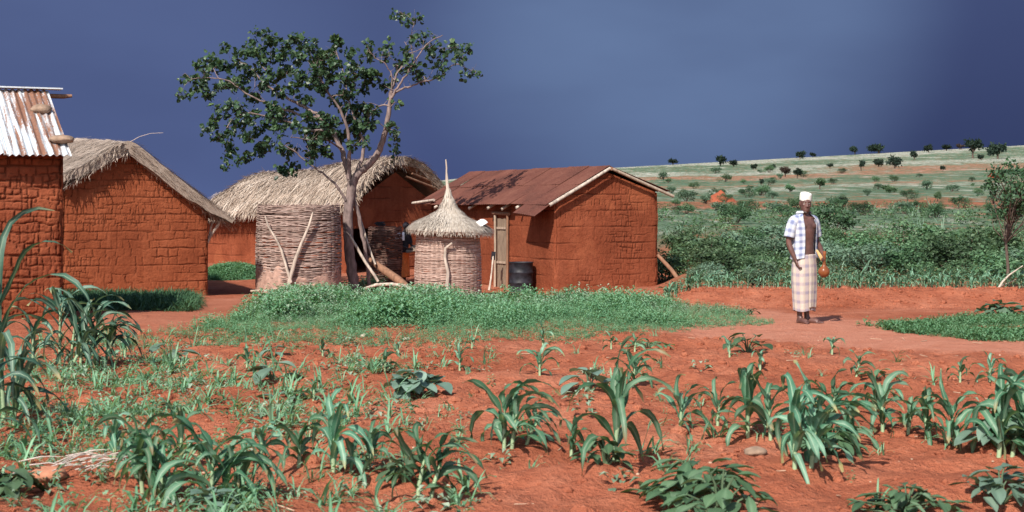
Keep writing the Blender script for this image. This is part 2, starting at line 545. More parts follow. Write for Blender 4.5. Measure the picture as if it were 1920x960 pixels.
cam = bpy.data.cameras.new('camera'); co = bpy.data.objects.new('camera', cam); COL.objects.link(co)
co.location = (0, 0, CZ); co.rotation_euler = (math.radians(90), 0, 0)
cam.sensor_width = 36; cam.lens = 36 * F / 1920; cam.shift_y = -(480 - HZ) / 1920
cam.clip_end = 5000; cam.clip_start = .1
cam.dof.use_dof = True; cam.dof.focus_distance = 27; cam.dof.aperture_fstop = 5.6
SC.camera = co
vs = SC.view_settings; vs.view_transform = 'Standard'; vs.look = 'None'; vs.exposure = 0.48; vs.gamma = 1; vs.use_curve_mapping = False
SC.render.engine = 'CYCLES'
SC.cycles.use_denoising = True
SC.cycles.max_bounces = 6; SC.cycles.diffuse_bounces = 3; SC.cycles.glossy_bounces = 2; SC.cycles.transmission_bounces = 3
SC.render.filter_size = 1.6 if hasattr(SC.render, 'filter_size') else 1.5


# ---------------------------------------------------------------- ground
def axis(lo, hi, step, far, grow):
    a = list(np.arange(lo, hi, step)); s = step; x = a[-1]
    while x < far:
        s *= grow; x += s; a.append(x)
    return a


def make_ground():
    xr = axis(0, 8.5, .05, 1200, 1.09); xs = np.array([-v for v in xr[:0:-1]] + xr)
    yf = list(np.arange(5.5, 20, .045)) + list(np.arange(20, 27, .06)); s = .06; y = yf[-1]
    while y < 40: s = min(s * 1.03, .16); y += s; yf.append(y)
    while y < 620: s *= 1.012; y += s; yf.append(y)
    while y < 3000: s *= 1.25; y += s; yf.append(y)
    yb = [5.5 - v for v in axis(.1, 1.5, .15, 400, 1.3)][::-1]
    ys = np.array(yb + yf)
    X, Y = np.meshgrid(xs, ys)
    Z = G(X, Y)
    b = MB(); b.grid(np.stack([X, Y, Z], -1))
    o = b.build('ground', M['soil'], loc=(0, 0, 0)); me = o.data
    u = X / np.maximum(Y, 4)
    pm = path_mask(X, Y)
    far = np.clip((band_of(Y) + 65) / 160, 0, 1); k = sstep(44, 62, Y)
    thicket = sstep(.09, .13, u) * sstep(26.5, 29, Y)
    left = sstep(.5, .0, (X + 1.2) / 3) * 0
    gr = np.clip(thicket * .9, 0, 1) * (1 - k)
    behind = (1 - sstep(.08, .1, u)) * sstep(48, 55, Y)
    gr = np.maximum(gr, behind)
    for n, a in (('path', pm), ('green', gr), ('far', far), ('fark', k)):
        at_ = me.attributes.new(n, 'FLOAT', 'POINT'); at_.data.foreach_set('value', a.astype(np.float32).ravel())
    tag(o, kind='structure')


make_ground()

# ---------------------------------------------------------------- mud houses
E1 = Vector((.902, .431, 0)); E2 = Vector((-.431, .902, 0))


def cracks(u, v, seed, course=.33, dens=.5):
    """depth 0..1 of joints and shrinkage cracks in a wall of wet-laid mud courses"""
    vv = v + .05 * fbm(u * 1.6, v * 1.6, seed) + .02 * fbm(u * 6, v * 6, seed + 1)
    row = np.floor(vv / course + .5)
    d = np.abs(vv / course - row) * course
    wdt = .007 + .010 * vnoise(u * 3, row * 7.3, seed + 2)
    g = np.exp(-(d / wdt) ** 2) * np.clip(vnoise(u * 2.3, row * 3.1, seed + 3) * 2.2 - .6, 0, 1)
    r2 = np.floor(vv / course)
    bl = .42 + .2 * vnoise(r2 * 5.7, r2 * 0 + .5, seed + 4)
    uu = u + .06 * fbm(u * 5, v * 5, seed + 5) + vnoise(r2 * 3.3, r2 * 1.7, seed + 6) * 2
    c = np.floor(uu / bl + .5); d2 = np.abs(uu / bl - c) * bl
    m2 = np.clip(vnoise(c * 3.7, r2 * 9.1, seed + 7) * 2.2 - 1.1, 0, 1)
    g = np.maximum(g, np.exp(-(d2 / .010) ** 2) * m2)
    # shrinkage cracks split the courses into small uneven blocks
    for cs, bw, wd, k in ((course / 2, .17, .008, 0), (course / 3, .105, .007, 3)):
        wu = u + .07 * fbm(u * 5, v * 5, seed + 8 + k) + .02 * fbm(u * 17, v * 17, seed + 18 + k); wv = v + .09 * fbm(u * 4, v * 4, seed + 9 + k) + .02 * fbm(u * 17, v * 17, seed + 19 + k)
        r = np.floor(wv / cs + .5); d = np.abs(wv / cs - r) * cs
        vw = wd * (.35 + 1.5 * vnoise(u * 7, v * 7, seed + 80 + k))
        e = np.exp(-(d / vw) ** 2) * np.clip(vnoise(u * 5, r * 3.1, seed + 21 + k) * 3 - 1.0, 0, 1)
        r = np.floor(wv / cs); b_ = bw * (.7 + .7 * _hash(r, r * 0, seed + 22 + k)); x = wu / b_ + _hash(r, r * 0 + 1, seed + 23 + k) * 7; c_ = np.floor(x + .5)
        d = np.abs(x - c_ + (_hash(c_, r, seed + 24 + k) - .5) * .5) * b_
        e = np.maximum(e, np.exp(-(d / vw) ** 2) * np.clip(_hash(c_, r, seed + 25 + k) * 3 - .6, 0, 1))
        msk = np.clip((fbm(u * 1.1, v * 1.1, seed + 12 + k, 3) * 1.3 + .5 - (1 - dens)) * 3.5, 0, 1)
        g = np.maximum(g, e * msk)
    return np.clip(g, 0, 1)


def wall_panel(b, p0, p1, zb, top, nrm, seed, course=.33, dens=.5, depth=.02, hole=None, step=.015, rough=.02):
    """front face of a mud wall from p0 to p1 (xy), bottom zb, top(t) the height along it"""
    p0 = Vector(p0); p1 = Vector(p1); ln = (p1 - p0).length
    nu = max(4, int(ln / step)); t = np.linspace(0, 1, nu + 1)
    tp = np.array([top(x) for x in t]); nv = max(4, int((tp.max() - zb) / step)); s = np.linspace(0, 1, nv + 1)
    U = np.repeat((t * ln)[None], nv + 1, 0); Z = zb + s[:, None] * (tp - zb)[None]
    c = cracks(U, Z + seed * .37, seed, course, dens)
    dsp = -c * depth + rough * 2 * fbm(U * 1.1, Z * 1.1, seed + 30, 3) + rough * .5 * fbm(U * 7, Z * 7, seed + 31, 3)
    edge = np.minimum(U, ln - U); dsp = dsp - (.04 + .05 * fbm(Z * 3, Z * 0 + seed, seed + 35)) * np.exp(-(edge / (.04 + .05 * vnoise(Z * 4, Z * 0, seed + 36))) ** 2)
    # weathered foot of the wall
    foot = np.exp(-((Z - zb) / .22) ** 2); dsp = dsp + foot * (.03 + .05 * fbm(U * 3, Z * 3, seed + 33))
    P = np.stack([p0.x + (p1.x - p0.x) * U / ln + nrm.x * dsp, p0.y + (p1.y - p0.y) * U / ln + nrm.y * dsp, Z], -1)
    n, m = P.shape[:2]; idx = np.arange(n * m).reshape(n, m)
    f = np.stack([idx[:-1, :-1], idx[:-1, 1:], idx[1:, 1:], idx[1:, :-1]], -1)
    if hole:
        uc = U[:-1, :-1] + .5 * ln / nu; zc = Z[:-1, :-1]
        jag = .05 * fbm(zc * 9, uc * 9, seed + 40)
        f = f[~((uc + jag > hole[0]) & (uc + jag < hole[1]) & (zc + jag < hole[2]))]
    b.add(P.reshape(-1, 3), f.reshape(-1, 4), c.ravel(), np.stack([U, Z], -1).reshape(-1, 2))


def house_walls(root, A, w, L, zb, zl, zp, zr, f, mat, seed, e1=E1, e2=E2, L2=None, dz=0, front_hole=None, dens=(.5, .5), course=.33):
    """gable wall from A along e1, long walls going back along e2"""
    A = Vector(A); B = A + e1 * w; C = A + e2 * L; D = B + e2 * L
    b = MB()

    def gab(t): return zl + (zp - zl) * t / f if t < f else zp + (zr - zp) * (t - f) / (1 - f)
    wall_panel(b, A, B, zb, gab, -e2, seed, course, dens[0], hole=front_hole)
    wall_panel(b, C, A, zb, lambda t: zl + dz * (1 - t), -e1, seed + 100, course, dens[1])
    wall_panel(b, B, D, zb, lambda t: zr + dz * t, e1, seed + 200, course, dens[1], step=.06)
    wall_panel(b, D, C, zb, lambda t: gab(1 - t) + dz, e2, seed + 300, course, dens[1], step=.08)
    return b.build('wall', mat, root)


def straws(b, P, D, Nn, n, length, width, rng, spread=.35, lift=.12, tl=(0, 1)):
    """thin stalks lying on a slope: P points, D down directions, Nn normals (n,3)"""
    side = np.cross(D, Nn); side /= np.linalg.norm(side, axis=1)[:, None] + 1e-9
    d = D + side * rng.normal(0, spread, (n, 1)) + Nn * rng.normal(lift, .08, (n, 1))
    d /= np.linalg.norm(d, axis=1)[:, None]
    s2 = np.cross(d, Nn); s2 /= np.linalg.norm(s2, axis=1)[:, None] + 1e-9
    ln = rng.uniform(.6, 1.3, (n, 1)) * length; wd = rng.uniform(.6, 1.3, (n, 1)) * width
    bend = Nn * rng.normal(-.03, .03, (n, 1)) * (ln / .4)
    a = P - s2 * wd / 2; c = P + s2 * wd / 2
    m1 = P + d * ln * .55 - s2 * wd / 2 + Nn * .012; m2 = P + d * ln * .55 + s2 * wd / 2 + Nn * .012
    e = P + d * ln + bend
    V = np.stack([a, c, m2, m1, e], 1).reshape(-1, 3)
    i = np.arange(n)[:, None] * 5
    t = np.repeat(rng.uniform(tl[0], tl[1], n), 5)
    base = b.n
    b.add(V, i + np.array([[0, 1, 2, 3]]), t)
    b.add(V, i + np.array([[3, 2, 4]]), t)


def thatch(root, surf, ns, nt, thick, mat, n_straw, rng, ragged=.05, rake_n=500, length=.45, width=.016, eave_t=(0, 1)):
    """surf(s,t)->(P) vectorised, s along the ridge from the gable, t across from eave to eave"""
    S, T = np.meshgrid(np.linspace(0, 1, ns), np.linspace(0, 1, nt), indexing='ij')
    P = surf(S, T)
    e = 1e-3

    def frame(s, t):
        p = surf(s, t); ds = surf(s + e, t) - p; dt = surf(s, t + e) - p
        n = np.cross(ds, dt); n /= np.linalg.norm(n, axis=-1, keepdims=True)
        n = n * np.sign(n[..., 2:3] + 1e-9)
        dn = dt / (np.linalg.norm(dt, axis=-1, keepdims=True) + 1e-9)
        dn = dn * -np.sign(dn[..., 2:3] + 1e-9)
        sd = ds / (np.linalg.norm(ds, axis=-1, keepdims=True) + 1e-9)
        return p, n, dn, sd
    _, Nn, _, _ = frame(S, np.clip(T, .002, .997))
    rnd = fbm(P[..., 0] * 2.5 + P[..., 2] * 2, P[..., 1] * 2.5, 71, 4)
    top = P + Nn * (rnd * .12)[..., None]
    taper = (.35 + .65 * np.minimum(1, np.minimum(T, 1 - T) * 5))[..., None]
    bot = P - Nn * thick * taper + Nn * (fbm(P[..., 0] * 5, P[..., 1] * 5 + P[..., 2] * 4, 77) * .1)[..., None]
    b = MB(); tn = .45 + fbm(P[..., 0] * 6, P[..., 1] * 6, 73) * .6
    b.grid(top, tn); b.grid(bot[:, ::-1], .1)
    for a, c in ((top[0], bot[0]), (bot[-1], top[-1]), (bot[:, 0], top[:, 0]), (top[:, -1], bot[:, -1])):
        b.grid(np.stack([a, c], 0), .25)
    # stalks on the slopes
    s = rng.uniform(0, 1, n_straw); t = rng.uniform(.02, .98, n_straw)
    p, n, dn, sd = frame(s, t)
    r = fbm(p[:, 0] * 2.5 + p[:, 2] * 2, p[:, 1] * 2.5, 71, 4)
    straws(b, p + n * (r * .12)[:, None] + n * .006, dn, n, n_straw, length, width, rng, .3, .05)
    # ragged eaves
    for tt in (0.01, .985):
        m = int(rake_n * 1.2); s = rng.uniform(0, 1, m); t = np.full(m, tt) + rng.uniform(-.01, .01, m)
        p, n, dn, sd = frame(s, t)
        straws(b, p - n * rng.uniform(0, thick * .5, (m, 1)), dn * .9 + np.array([0, 0, -.35]), n, m, length * .55, width, rng, .35, 0, (0, .8))
    # stalk ends along the gable edge
    m = rake_n * 3; t = rng.uniform(.02, .98, m); s = rng.uniform(0, .03, m)
    p, n, dn, sd = frame(s, t)
    straws(b, p - n * rng.uniform(0, thick * .95, (m, 1)) - sd * .01, dn * .75 - sd * rng.uniform(.1, .55, (m, 1)), n, m, length * .5, width, rng, .3, -.05, (0, .85))
    m = rake_n // 2; t = rng.uniform(.06, .94, m); s = rng.uniform(0, .015, m)
    p, n, dn, sd = frame(s, t)
    straws(b, p - n * rng.uniform(thick * .5, thick, (m, 1)), np.array([[0, 0, -1.]]) - sd * .3 + dn * .4, n, m, length * .4, width * .8, rng, .5, 0, (0, .7))
    return b.build('roof', mat, root, smooth=False)


def gable_surface(A, w, L, zl, zp, zr, f, over_f, over_l, over_r, over_b, dz, e1=E1, e2=E2, rise=.2, sag=.0, rnd=.0):
    """roof skin over a gable: straight slopes, optionally rounded over the ridge"""
    A = np.array(A)[:3]; e1n = np.array(e1); e2n = np.array(e2)
    x0, x1, xr = -over_l, w + over_r, f * w
    sl = (zp - zl) / (f * w); sr = (zp - zr) / ((1 - f) * w)

    def surf(S, T):
        x = x0 + (x1 - x0) * T; y = -over_f + (L + over_f + over_b) * S
        d = x - xr
        z = zp - np.where(d < 0, -d * sl, d * sr)
        if rnd > 0:
            z = zp - np.where(d < 0, sl, sr) * (np.sqrt(d * d + rnd * rnd) - rnd)
        z = z + rise + dz * y / L - sag * np.sin(np.clip(S, 0, 1) * math.pi)
        P = A[None, None] * 0 if False else 0
        out = np.zeros(np.broadcast(x, y).shape + (3,))
        out[..., 0] = A[0] + e1n[0] * x + e2n[0] * y; out[..., 1] = A[1] + e1n[1] * x + e2n[1] * y; out[..., 2] = z
        return out
    return surf


rng = np.random.default_rng(5)
# --- thatched house on the left
A2 = Vector((-9.32, 32.0, 0)); w2 = 3.08
h2 = thing('thatched_house', 'mud house with a steep straw thatch, its blank cracked gable beside the iron roofed house', 'house', (-8.0, 33.0, -.35), group=None)
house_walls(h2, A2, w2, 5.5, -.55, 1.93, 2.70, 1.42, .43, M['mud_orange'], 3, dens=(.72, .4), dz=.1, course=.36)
thatch(h2, gable_surface(A2, w2, 5.5, 1.86, 2.66, 1.30, .43, .24, .14, .50, .3, .28, rise=.28, rnd=.12), 60, 60, .25, M['straw_old'], 7000, rng, rake_n=420)
b = MB()
b.tube([W(244, 266, 32.3), W(262, 256, 32.3), W(283, 250, 32.3), W(306, 249, 32.3)], [.006, .005, .004, .003], 5, .7)
b.build('stray_straw', M['straw'], h2)

# --- thatched house in the middle, under the tree
E1c = Vector((.66, .751, 0)); E2c = Vector((-.751, .66, 0))
A3 = Vector((-4.45, 43.0, 0)); w3 = 3.35; L3 = 6.6
h3 = thing('thatched_house', 'long mud house with a rounded straw thatch behind the tree and the tall basket granary', 'house', (-6.0, 45.0, -.3))
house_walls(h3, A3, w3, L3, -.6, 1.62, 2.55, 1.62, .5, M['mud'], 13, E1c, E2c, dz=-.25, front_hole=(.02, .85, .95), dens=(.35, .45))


def surf3(S, T):
    x = -.45 + (w3 + .9) * T; y = -.32 + (L3 + .15) * S
    d = np.clip((x - w3 * .5) / (w3 * .5 + .45), -1.2, 1.2)
    hr = 2.98 - .50 * S + .05 * np.sin(S * 9); he = 1.62 - .30 * S
    z = he + (hr - he) * np.clip(1 - np.abs(d) ** 2.1, -.2, 1)
    # rounded far end
    end = sstep(.86, 1.0, S); z = z - end * .45 * (1 - np.abs(d))
    out = np.zeros(np.broadcast(x, y).shape + (3,))
    out[..., 0] = A3.x + E1c.x * x + E2c.x * y; out[..., 1] = A3.y + E1c.y * x + E2c.y * y; out[..., 2] = z
    return out


thatch(h3, surf3, 90, 60, .24, M['straw'], 11000, rng, rake_n=520, length=.5, width=.02)
# roof timbers showing under the arch of the thatch
b = MB()
for d0, z0, d1, z1 in ((.55, 2.42, 1.08, 1.95), (.62, 2.52, 1.12, 2.05)):
    q0 = A3 + E1c * (w3 * d0) - E2c * .28; q1 = A3 + E1c * (w3 * d1) - E2c * .28
    q0.z = z0; q1.z = z1; b.tube([q0, q1], .035, 7)
b.build('rafter', M['wood_brown'], h3)

# --- house with the rusty sheet roof
A4 = Vector((.966, 35.0, 0)); w4 = 2.72; L4 = 7.3
h4 = thing('iron_roofed_house', 'mud house with a low rusty sheet iron roof, plank door and oil drum in front', 'house', (1.0, 38.0, -.4))
ZL4, ZP4, ZR4 = 1.62, 2.36, 1.88
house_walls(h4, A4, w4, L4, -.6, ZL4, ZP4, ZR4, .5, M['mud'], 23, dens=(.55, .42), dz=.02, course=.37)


def sheet(b, P00, P10, P01, P11, nu, nv, amp, pitch, thick=.006, seed=0):
    """corrugated sheet: P0x along the eave, Px1 at the ridge; waves run up the slope"""
    P00, P10, P01, P11 = [np.array(p) for p in (P00, P10, P01, P11)]
    s = np.linspace(0, 1, nu)[:, None, None]; t = np.linspace(0, 1, nv)[None, :, None]
    P = (P00 * (1 - s) + P10 * s) * (1 - t) + (P01 * (1 - s) + P11 * s) * t
    nrm = np.cross(P10 - P00, P01 - P00); nrm /= np.linalg.norm(nrm); nrm *= np.sign(nrm[2])
    w = np.linalg.norm(P10 - P00); h = np.linalg.norm(P01 - P00)
    d = amp * np.sin(s * w / pitch * 2 * math.pi) + .02 * fbm(s * w * 1.5 + seed, t * h * 1.5, seed, 3)
    P = P + nrm * d
    uv = np.stack(np.broadcast_arrays(s[..., 0] * w + seed * 3.3, t[..., 0] * h + seed), -1)
    b.grid(P, .5, uv); b.grid((P - nrm * thick)[::-1], .5, uv[::-1])
    for q in (P[:, 0], P[:, -1], P[0], P[-1]):
        b.grid(np.stack([q, q - nrm * thick], 0), .5)


def on4(x, y, z):
    v = A4 + E1 * x + E2 * y; v.z = z; return v


b = MB(); OL, OR, OF, OB = .26, .28, .13, .45
sl4 = (ZP4 - ZL4) / (w4 / 2); sr4 = (ZP4 - ZR4) / (w4 / 2); up = .14; ns = 8
for i in range(ns):
    y0 = -OF + (L4 + OF + OB) * i / ns; y1 = -OF + (L4 + OF + OB) * (i + 1) / ns + .06
    lift = .012 * (i % 2) + .004
    for k in range(2):
        f0, f1 = ((0, .56), (.50, 1))[k]
        x0, x1 = -OL + (w4 / 2 + OL) * f0, -OL + (w4 / 2 + OL) * f1
        z0, z1 = ZP4 + up - sl4 * (w4 / 2 - x0) + lift + k * .014, ZP4 + up - sl4 * (w4 / 2 - x1) + lift + k * .014
        e = rng.uniform(-.05, .05) if k == 0 else 0
        sheet(b, on4(x0 + e, y0, z0 + rng.uniform(-.012, .012)), on4(x0 + e, y1, z0 + rng.uniform(-.012, .012)), on4(x1, y0, z1), on4(x1, y1, z1), 26, 8, .010, .11, seed=i * 3 + k)
    x1 = w4 + OR
    sheet(b, on4(x1, y1, ZP4 + up - sr4 * (x1 - w4 / 2) + lift), on4(x1, y0, ZP4 + up - sr4 * (x1 - w4 / 2) + lift), on4(w4 / 2, y1, ZP4 + up + lift), on4(w4 / 2, y0, ZP4 + up + lift), 26, 8, .010, .11, seed=i * 3 + 2)
b.build('roof', M['rust'], h4)
# torn sheet hanging at the corner of the eave
b = MB(); sheet(b, on4(-.62, -.20, 1.36), on4(-.58, 1.0, 1.43), on4(-.18, -.20, 1.66), on4(-.2, 1.0, 1.68), 24, 6, .012, .11, seed=40)
b.build('hanging_sheet', M['rust'], h4)
# bargeboards: pale poles under the edge of the sheets
b = MB(); q = [on4(-.22, -.17, ZP4 + up - sl4 * (w4 / 2 + .22) - .04), on4(w4 * .25, -.165, ZP4 + up - sl4 * w4 * .25 - .045), on4(w4 / 2 - .02, -.17, ZP4 + up - .05)]
b.tube(q, [.042, .04, .036], 8); b.build('bargeboard', M['wood_pale'], h4)
b = MB(); q = [on4(w4 / 2 + .05, -.17, ZP4 + up - .07), on4(w4 + .32, -.16, ZP4 + up - sr4 * (w4 / 2 + .32) - .10)]
b.tube(q, [.036, .036], 8); b.build('bargeboard', M['wood'], h4)
b = MB(); b.tube([on4(w4 / 2, -.2, ZP4 + up - .06), on4(w4 / 2, L4 + .3, ZP4 + up - .06)], .04, 8); b.build('ridge_pole', M['wood_brown'], h4)
for y in (.35, .95, 1.5, 2.3, 3.1, 4.2, 5.4, 6.4):
    b = MB(); x = -.24 - rng.uniform(0, .08); z = ZL4 - .24 * sl4 + .04
    b.tube([on4(x, y, z + rng.uniform(-.03, .02)), on4(.5, y, ZL4 + .5 * sl4 + .03)], .036, 8); b.build('rafter', M['wood_pale'], h4)
b = MB(); b.tube([on4(-.36, 7.72, 1.66), on4(-.2, 6.6, 1.74)], .036, 8); b.build('eave_pole', M['wood_pale'], h4)
# plank door
b = MB(); zb4 = -.42; N4 = -E1
for i in range(3):
    y = 2.46 + .175 * i; c = on4(-.03 - .004 * (i % 2), y + .08, (zb4 + 1.28) / 2)
    b.box(c, (.03, .168, 1.28 - zb4 - .02 * (i % 2)), (E1, E2, Vector((0, 0, 1))))
dr = b.build('door', M['door'], h4, smooth=False)
for z in (.22, 1.05):
    b = MB(); b.box(on4(-.062, 2.72, z), (.026, .48, .055), (E1, E2, Vector((0, 0, 1)))); b.build('crossbar', M['wood'], dr, smooth=False)
b = MB(); b.tube([on4(-.07, 3.06, zb4), on4(-.07, 3.04, .5), on4(-.07, 3.05, 1.36)], [.034, .03, .034], 8); b.build('door_post', M['wood'], h4)
b = MB(); b.tube([on4(-.06, 2.38, zb4), on4(-.06, 2.36, 1.36)], .03, 8); b.build('door_post', M['wood_brown'], h4)
b = MB(); b.tube([on4(-.06, 2.28, 1.39), on4(-.06, 3.22, 1.41)], .04, 8); b.build('lintel', M['wood_brown'], h4)

# --- house with the streaked iron roof on the left edge
C1 = Vector((-6.1, 21.05, 0)); w1 = 4.6; D1 = 4.0
h1 = thing('iron_roofed_house', 'cracked mud house under a rust streaked corrugated iron roof at the left edge', 'house', (-8.2, 22.5, -.05))
b = MB(); L0 = C1 - E1 * w1
wall_panel(b, L0, C1, -.25, lambda t: 2.33, -E2, 51, .30, .88, .028, rough=.04, step=.013)
wall_panel(b, C1, C1 + E2 * D1, -.25, lambda t: 2.33 + .95 * (1 - abs(2 * t - 1)), E1, 52, .30, .8, .03, step=.04)
wall_panel(b, L0 + E2 * D1, L0, -.25, lambda t: 2.33 + .95 * (1 - abs(2 * t - 1)), -E1, 53, .30, .8, .03, step=.08)
wall_panel(b, C1 + E2 * D1, L0 + E2 * D1, -.25, lambda t: 2.33, E2, 54, .30, .8, .03, step=.08)
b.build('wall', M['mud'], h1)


def on1(x, y, z):
    v = C1 + E1 * x + E2 * y; v.z = z; return v


b = MB(); n1 = 6; wd = (w1 + .36) / n1
for i in range(n1):
    x1 = .06 - i * wd; x0 = x1 - wd - .05; lf = .014 * (i % 2)
    sheet(b, on1(x0, -.27, 2.27 + lf), on1(x1, -.27, 2.27 + lf), on1(x0, 1.72, 3.28 + lf), on1(x1, 1.72, 3.28 + lf), 72, 10, .014, .088, seed=i + 60)
    sheet(b, on1(x0, 4.3, 2.2 + lf), on1(x1, 4.3, 2.2 + lf), on1(x0, 1.72, 3.28 + lf), on1(x1, 1.72, 3.28 + lf), 40, 6, .014, .088, seed=i + 80)
rf1 = b.build('roof', M['iron'], h1)
b = MB(); b.box((on1(-2.2, 1.72, 3.305)), (w1 + .3, .26, .02), (E1, E2, Vector((0, 0, 1)))); b.build('ridge_cap', M['iron'], h1, smooth=False)
b = MB(); b.tube([on1(-.4, 1.75, 3.20), on1(.28, 1.72, 3.20), on1(.40, 1.7, 3.21)], [.035, .034, .022], 8, .5); b.build('ridge_pole', M['wood_brown'], h1)


def stone(name, c, r, label, seed, mat='stone', cat='stone'):
    b = MB(); b.ball((0, 0, 0), 1, 22, 14); V = b.V[0]
    k = 1 + .35 * fbm(V[:, 0] * 1.3 + seed, V[:, 1] * 1.3 + V[:, 2] * 1.7, seed, 3)
    b.V[0] = V * k[:, None] * np.array(r) + np.array(c)
    return tag(b.build(name, M[mat], loc=Vector(c) - Vector((0, 0, r[2]))), label, cat)


slope1 = 1.0 / 2.14
stone('weight_stone', on1(-.14, 1.05, 2.28 + 1.33 * slope1 + .06), (.15, .13, .075), 'brown stone weighing down the middle of the streaked iron roof', 3)
stone('weight_stone', on1(-.02, .06, 2.28 + .34 * slope1 + .06), (.17, .15, .06), 'flat brown stone at the lower corner of the streaked iron roof', 8)
# ---------------------------------------------------------------- granaries
def basket(b, c, r0, r1, h, nring, nstake, rng, th=.012, z0=0.0, seg_per=3, irr=.5, bulge=.03):
    """woven wall: wavering rods laid in and out of upright stakes"""
    seg = nstake * seg_per; a = np.arange(seg) * 2 * math.pi / seg
    for k in range(nring):
        f = (k + .5) / nring; z = z0 + h * f
        r = r0 + (r1 - r0) * f + bulge * math.sin(f * math.pi)
        ph = (k % 2) * math.pi
        wob = irr * th * 1.6 * (vnoise(np.cos(a) * 3 + 9, np.sin(a) * 3 + k * 1.7, 5) - .5) * 2
        rr = r + th * .75 * np.sin(a * nstake / 2 + ph) + .022 * (vnoise(np.cos(a) * 1.4 + 5, np.sin(a) * 1.4 + f * 3, 6) - .5)
        rad = th * rng.uniform(.75, 1.15)
        zz = z + wob + rng.normal(0, th * .25)
        sec = np.arange(6) * 2 * math.pi / 6
        P = np.stack([c[0] + np.cos(a)[:, None] * (rr[:, None] + rad * np.cos(sec)), c[1] + np.sin(a)[:, None] * (rr[:, None] + rad * np.cos(sec)),
                      c[2] + zz[:, None] + rad * 1.05 * np.sin(sec)[None]], -1)
        tn = rng.uniform(.15, .85) + (vnoise(np.cos(a) * 5 + k * 3.1, np.sin(a) * 5 + 7, 8) - .5) * .6
        P = np.concatenate([P, P[:1]], 0); tn = np.concatenate([tn, tn[:1]])
        b.grid(P[:, ::-1], np.repeat(tn[:, None], 6, 1), closed=True)


# tall basket granary without roof
gx, gy = (560 - 960) / F * 35.0, 35.0; gz = -.36
gr = thing('granary', 'tall roofless basket granary of woven twigs with two pale forked props, mud daubed lower half', 'granary', (gx, gy, gz))
b = MB(); basket(b, (gx, gy, gz), .93, .905, 1.94, 92, 44, rng, .0125, .03, 3, 1.3)
for i in range(70):
    a = rng.uniform(0, 2 * math.pi); z = gz + 1.96 + rng.uniform(-.03, .03); r = .9
    b.tube([(gx + r * math.cos(a), gy + r * math.sin(a), z - .05), (gx + (r + .02) * math.cos(a + .15), gy + (r + .02) * math.sin(a + .15), z + rng.uniform(0, .06))], [.012, .006], 5, rng.uniform(.2, .9))
b.build('woven_wall', M['weave'], gr)
b = MB(); a = np.arange(140) * 2 * math.pi / 140; zz = np.linspace(0, 1, 24)
A_, Z_ = np.meshgrid(a, zz); tp = .66 + .9 * fbm(np.cos(A_) * 3 + 4, np.sin(A_) * 3 + 4, 15, 4)
ir = .958 + .034 * fbm(np.cos(A_) * 5, np.sin(A_) * 5 + Z_ * 4, 19, 4) * 2 - .075 * sstep(.7, 1, Z_)
b.grid(np.stack([gx + ir * np.cos(A_), gy + ir * np.sin(A_), gz + Z_ * tp], -1), closed=True); b.build('mud_daub', M['daub'], gr)
b = MB(); b.loft([(gx, gy, gz + 1.6, .88, .88), (gx, gy, gz + 1.80, .88, .88)], 40); b.build('grain_fill', M['weave_dark'], gr)
for nm, pts, rr in (('prop', [(541, 546), (543, 525), (553, 490), (566, 455), (579, 425), (587, 398)], [.05, .045, .042, .035, .03, .02]),
                    ('prop', [(546, 530), (538, 505), (528, 470), (516, 445), (503, 425), (497, 405)], [.032, .03, .028, .026, .022, .014])):
    b = MB(); b.tube([W(x, y, 33.9 + .12 * i / 5 * 0 + .02 * i) for i, (x, y) in enumerate(pts)], rr, 9); o = b.build(nm, M['wood_pale'], gr)

# squat granary with the pointed thatch
kx, ky = (840 - 960) / F * 33.0, 33.0; kz = -.36
gk = thing('granary', 'squat round granary under a pointed grey thatch cap, bent pole leaning on it', 'granary', (kx, ky, kz))
b = MB(); basket(b, (kx, ky, kz), .70, .655, 1.42, 96, 40, rng, .0085, .02, 3, .9, .02); b.build('woven_wall', M['weave_light'], gk)
b = MB()
prof = [(.0, 1.42 + 1.25), (.012, 1.42 + 1.1), (.018, 1.42 + 1.02), (.035, 1.42 + .92), (.065, 1.42 + .81), (.12, 1.42 + .66), (.19, 1.42 + .49), (.30, 1.42 + .375),
        (.46, 1.42 + .275), (.68, 1.42 + .185), (.86, 1.42 + .06), (.90, 1.42 + .0), (.86, 1.42 - .05), (.70, 1.42 - .0)]
na = 90; a = np.arange(na) * 2 * math.pi / na; off = np.array([.05, 0])
P = []; T = []
for i, (r, z) in enumerate(prof):
    f = min(1, r / .6)
    wob = 1 + .05 * f * (vnoise(np.cos(a) * 2 + 3, np.sin(a) * 2 + i * .3, 3) - .5) * 2
    z2 = z - .035 * f * np.cos(a) * (r > .3) + .02 * f * (vnoise(np.cos(a) * 8 + 3, np.sin(a) * 8 + i, 4) - .5)
    bx = .05 * max(0, (z - 2.1)) * .4
    P.append(np.stack([kx + off[0] * f - bx + r * wob * np.cos(a), ky + r * wob * np.sin(a), kz - .01 + z2], -1))
    T.append(.45 + .5 * (vnoise(a * 9, a * 0 + i * .25, 5) - .5))
b.grid(np.array(P)[::-1], np.array(T)[::-1], closed=True)
